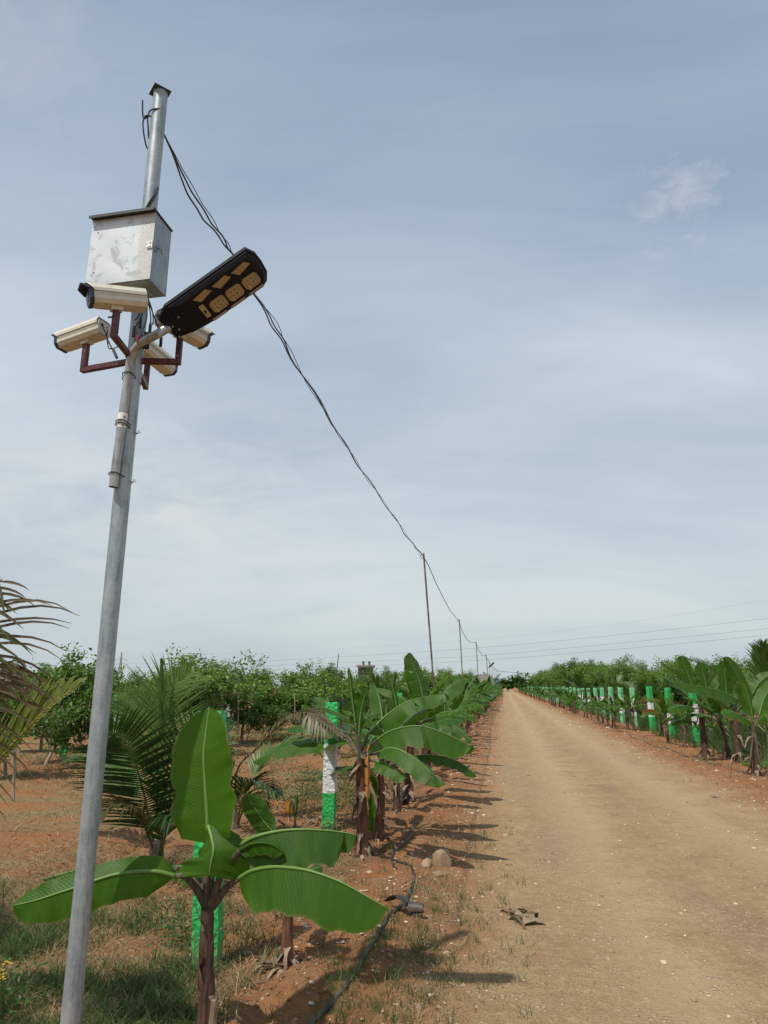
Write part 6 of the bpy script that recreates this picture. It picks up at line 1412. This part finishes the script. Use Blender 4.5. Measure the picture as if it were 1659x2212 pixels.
def halfpipe(mb, c, ax_, R_, L_, a0, a1, th=.004, n=14, jag=.0):
    ax_ = V(ax_).normalized(); A = ax_.cross(Z).normalized(); B = ax_.cross(A) * -1
    r2 = random.Random(3); vs = []; k = 6
    for i in range(k + 1):
        for j in range(n + 1):
            a = a0 + (a1 - a0) * j / n; q = i / k; end = (jag * r2.uniform(-1, 1)) if i in (0, k) else 0
            for rr in (R_ * (1 - .25 * q), R_ * (1 - .25 * q) - th): vs.append(V(c) + ax_ * (L_ * (q - .5) + end) + (A * cos(a) + B * sin(a)) * rr)
    w = 2 * (n + 1); fs = []
    for i in range(k):
        for j in range(n):
            a_ = i * w + 2 * j; fs += [(a_, a_ + 2, a_ + w + 2, a_ + w), (a_ + 1, a_ + w + 1, a_ + w + 3, a_ + 3)]
        for a_ in (i * w, i * w + 2 * n): fs.append((a_, a_ + w, a_ + w + 1, a_ + 1))
    for j in range(n):
        for a_ in (2 * j, k * w + 2 * j): fs.append((a_, a_ + 1, a_ + 3, a_ + 2))
    mb.add(vs, fs)
halfpipe(m_, V((-.02, .0, .02)), Hy * .5 + Hx * .3, .065, .09, .2, 2.7, jag=.012); m_.build('pipe_shell', M_HOSE, t)
t.scale = (1.35, 1.35, 1.35); m_ = MB(); halfpipe(m_, V((.075, -.01, .022)), Hx - Hy * .2, .030, .075, -.4, 5.4, jag=.003); m_.build('pipe_end', M_HOSE, t)

# ================================================================ STAKES
def stake(px, lb2, rad=.014):
    q = GG(*px[0]); D = q.dot(Hy); t = P(px[1][0], px[1][1], D + (px[2] if len(px) > 2 else 0)); r2 = random.Random(int(px[0][0])); m_ = MB()
    pts = [q.lerp(t, i / 8) + V((r2.uniform(-.008, .008), r2.uniform(-.008, .008), 0)) for i in range(9)]; pts[0] = q - Z * .05
    m_.tube([p - q for p in pts], [rad * (1.1 - .03 * i + (.12 if i % 2 else 0)) for i in range(9)], 9); o = m_.build('wooden_stake', M_STAKE); o.location = q; return tag(o, lb2, 'stake', 'stakes beside the young trees')
stake([(28, 1728), (36, 1595)], 'pale forked wooden stake at the left edge, standing in red soil', .02)
stake([(31, 1730), (27, 1610)], 'thinner stake leaning on the pale forked one at the left edge', .012)
stake([(205, 1800), (232, 1655), .3], 'slanting bamboo stake right of the steel pole, behind the dark coconut fronds', .013)
stake([(95, 1655), (128, 1600), .2], 'dead slanting stump stick in the middle of the red clearing', .03)
stake([(100, 1652), (118, 1585), .2], 'thin dry stick crossing the slanting stump stick', .014)
stake([(513, 1610), (515, 1495)], 'straight bare bamboo stake under the open orchard tree', .02)
stake([(533, 1600), (545, 1555)], 'short leaning bamboo stake right of the straight bare one', .018)
stake([(640, 1605), (636, 1500)], 'slim pale stake among the trees left of the second post', .018)
stake([(143, 1600), (146, 1470)], 'tall slim stake in the orchard between clearing and steel pole', .018)
stake([(670, 1570), (668, 1480)], 'pale stake close behind the top of the second post', .02)

# ================================================================ FAR THINGS
# lattice pylon
DPY = 590.; pb = P(256, 1484, DPY); pb.z = 0; ptop = P(257, 1408, DPY).z; t = thing('transmission_tower', 'pale lattice power pylon far off just right of the steel pole', 'pylon', pb)
m_ = MB(); Hh = ptop
def leg_at(z): return 5.0 * (1 - z / (Hh * .62)) + 1.1 if z < Hh * .62 else 1.1 * (1 - .8 * (z - Hh * .62) / (Hh * .38))
zs = [0, 5, 9.5, 13, 16, 18.5, 20.5, 22.5, 24.5, 26.5, 28.5, Hh]; A1, A2 = (Hx * cos(.5) + Hy * sin(.5)), (Hy * cos(.5) - Hx * sin(.5))
for i in range(len(zs) - 1):
    a, b = leg_at(zs[i]) * .72, leg_at(zs[i + 1]) * .72; C = [(-1, -1), (1, -1), (1, 1), (-1, 1)]
    for k in range(4):
        p0 = (A1 * C[k][0] + A2 * C[k][1]); p1 = (A1 * C[(k + 1) % 4][0] + A2 * C[(k + 1) % 4][1])
        m_.tube([p0 * a + Z * zs[i], p0 * b + Z * zs[i + 1]], .24, 4); m_.tube([p0 * a + Z * zs[i], p1 * b + Z * zs[i + 1]], .14, 4); m_.tube([p1 * a + Z * zs[i], p0 * b + Z * zs[i + 1]], .14, 4); m_.tube([p0 * b + Z * zs[i + 1], p1 * b + Z * zs[i + 1]], .14, 4)
M_PYL = mat('galvanised_lattice', (.30, .32, .34), .6); m_.build('lattice_mast', M_PYL, t)
for zc, L_ in ((Hh * .80, 4.6), (Hh * .66, 5.6)):
    m_ = MB()
    for s_ in (-1, 1):
        for o_ in (-.8, .8): m_.tube([Hy * o_ + Z * (zc + 1.1), Hx * s_ * L_ + Z * zc], .12, 4); m_.tube([Hy * o_ + Z * zc, Hx * s_ * L_ + Z * zc], .12, 4)
        m_.tube([Hx * s_ * L_ + Z * zc, Hx * s_ * L_ + Z * (zc - 1.8)], .16, 5)
    m_.build('cross_arm', M_PYL, t)
# high wires crossing the picture
PA, PBW = W3(-221, 590, 0), W3(121, 220, 0); dAB = (PBW - PA)
def hv(pxs, lb2, rad=.03):
    pl = lambda q: (q.dot(Hx), q.dot(Hy)); l0, d0 = pl(PA); l1, d1 = pl(PBW); pts = []
    for x, y in pxs: k = (x - 829.5) / (FPX * CP - (1106 - y) * SP); tt_ = (k * d0 - l0) / ((l1 - l0) - k * (d1 - d0)); pts.append(P(x, y, d0 + (d1 - d0) * tt_))
    s_, _ = crv(pts, 40); m_ = MB(); m_.tube(s_, rad, 5); tag(m_.build('power_line', M_TIE), lb2, 'power line', 'power lines crossing behind the orchard')
hv([(262, 1433.5), (486, 1431), (700, 1421), (1026, 1400), (1350, 1370), (1659, 1336), (1720, 1329)], 'uppermost of the three dark power lines crossing low over the orchard')
hv([(262, 1442.5), (486, 1441), (700, 1433), (1026, 1417), (1350, 1388), (1659, 1357.8), (1720, 1351)], 'middle one of the three dark power lines crossing low over the orchard')
hv([(262, 1452), (486, 1450), (700, 1443), (1026, 1427), (1350, 1401), (1659, 1372), (1720, 1365)], 'lowest of the three dark power lines crossing low over the orchard')
hv([(257, 1409), (486, 1412), (700, 1403), (1026, 1382), (1350, 1345), (1659, 1296), (1720, 1286)], 'faint thin earth wire above the three power lines', .012)
hv([(252, 1433.5), (150, 1446), (0, 1466), (-60, 1474)], 'power line leaving the pylon to the left', .03)
# small unfinished building over the trees
b_ = P(784, 1484, 60); b_.z = 0; t = thing('building', 'small dark unfinished flat roofed building showing over the orchard', 'building', b_); hb = P(784, 1437, 60).z
M_DKW = mat('dark_wall', (.10, .085, .07), .9); M_CON = mat('grey_concrete', (.28, .26, .24), .9)
m_ = MB(); m_.box(V((0, 1.2, hb / 2 - .1)), (.62, 1.2, hb / 2 - .1), (Hx, Hy, Z)); m_.build('wall', M_DKW, t)
m_ = MB(); m_.box(V((0, 1.2, hb - .05)), (.76, 1.5, .07), (Hx, Hy, Z)); m_.build('roof_slab', M_CON, t)
for dx, w in ((-.05, .09), (.45, .09)): m_ = MB(); m_.box(Hx * dx + V((0, .4, hb + .13)), (w, w, .15), (Hx, Hy, Z)); m_.box(Hx * dx + V((0, .4, hb + .30)), (w * 1.3, w * 1.3, .03), (Hx, Hy, Z)); m_.build('column_stub', M_DKW, t)
q = P(727, 1432, 40); m_ = MB(); m_.tube([V((0, 0, -q.z)), V((-.05, 0, -1)), V((.04, 0, -.2)), V((.12, 0, .5))], [.05, .04, .03, .025], 6); o = m_.build('bare_pole', M_DKW); o.location = q; tag(o, 'thin bare stick poking out of the trees left of the small dark building', 'pole')
# hut, mound, blue shed and bollards at the end of the track
b_ = P(1046, 1484, 118); b_.z = 0; t = thing('thatched_hut', 'small grey thatched hut beside the far lamp pole', 'hut', b_); M_THA = mat('grey_thatch', build=_bark((.12, .10, .085), (.24, .21, .17)))
m_ = MB(); zt = P(1052, 1456, 118).z
m_.add([Hx * -1.8 + Hy * -1.8 + Z * 1.7, Hx * 1.8 + Hy * -1.8 + Z * 1.7, Hx * 1.8 + Hy * 1.8 + Z * 1.7, Hx * -1.8 + Hy * 1.8 + Z * 1.7, Hx * -1.0 + Z * zt, Hx * 1.0 + Z * zt], [(0, 1, 5, 4), (1, 2, 5), (2, 3, 4, 5), (3, 0, 4), (0, 3, 2, 1)]); m_.build('roof', M_THA, t)
m_ = MB(); m_.box(V((0, 0, .8)), (1.5, 1.4, .84), (Hx, Hy, Z)); m_.build('wall', M_DKW, t)
q = P(1062, 1484, 128); place(palms, 1, q.x, q.y, 1., 2.1, 'dark coconut palm crown over the thatched hut', GC_L)
b_ = P(1043, 1484, 100); b_.z = 0; big_ = MB(); rg = []
for k in range(6):
    rr = 1.15 * (1 - (k / 5.) ** 2 * .9); rg.append([V((cos(a) * rr * (1 + .1 * sin(3 * a + k)), sin(a) * rr * .8, 2.5 * k / 5. * (1 + .05 * sin(2 * a)) - .05)) for a in [2 * pi * j / 18 for j in range(18)]])
big_.loft(rg); o = big_.build('haystack', M_THA if False else mat('brown_hay', build=_bark((.30, .18, .09), (.46, .32, .17)))); o.location = b_; tag(o, 'low brown heap of hay behind the green cross row of posts', 'haystack')
b_ = P(1070.5, 1484, 150); b_.z = 0; t = thing('blue_shed', 'small bright blue shed just left of the farthest thin poles', 'shed', b_); hs_ = P(1070, 1464, 150).z
m_ = MB(); m_.box(V((0, 1, hs_ / 2 - .1)), (.62, .6, hs_ / 2 - .1), (Hx, Hy, Z)); m_.build('wall', mat('blue_paint', (.05, .30, .55), .6), t); m_ = MB(); m_.box(V((0, 1, hs_ - .1)), (.72, .8, .06), (Hx, Hy, Z)); m_.build('roof', M_CON, t)
for i, (x, lb2) in enumerate([(1092.5, 'left one of two pale bollards across the end of the track'), (1111.5, 'right one of two pale bollards across the end of the track')]):
    b_ = P(x, 1484, 200); b_.z = 0; m_ = MB(); m_.tube([V((0, 0, -.2)), V((0, 0, .8)), V((0, 0, 1.35)), V((0, 0, 1.45))], [.14, .13, .12, .08], 10); o = m_.build('bollard', M_CON); o.location = b_; tag(o, lb2, 'bollard', 'pale bollards at the end of the track')
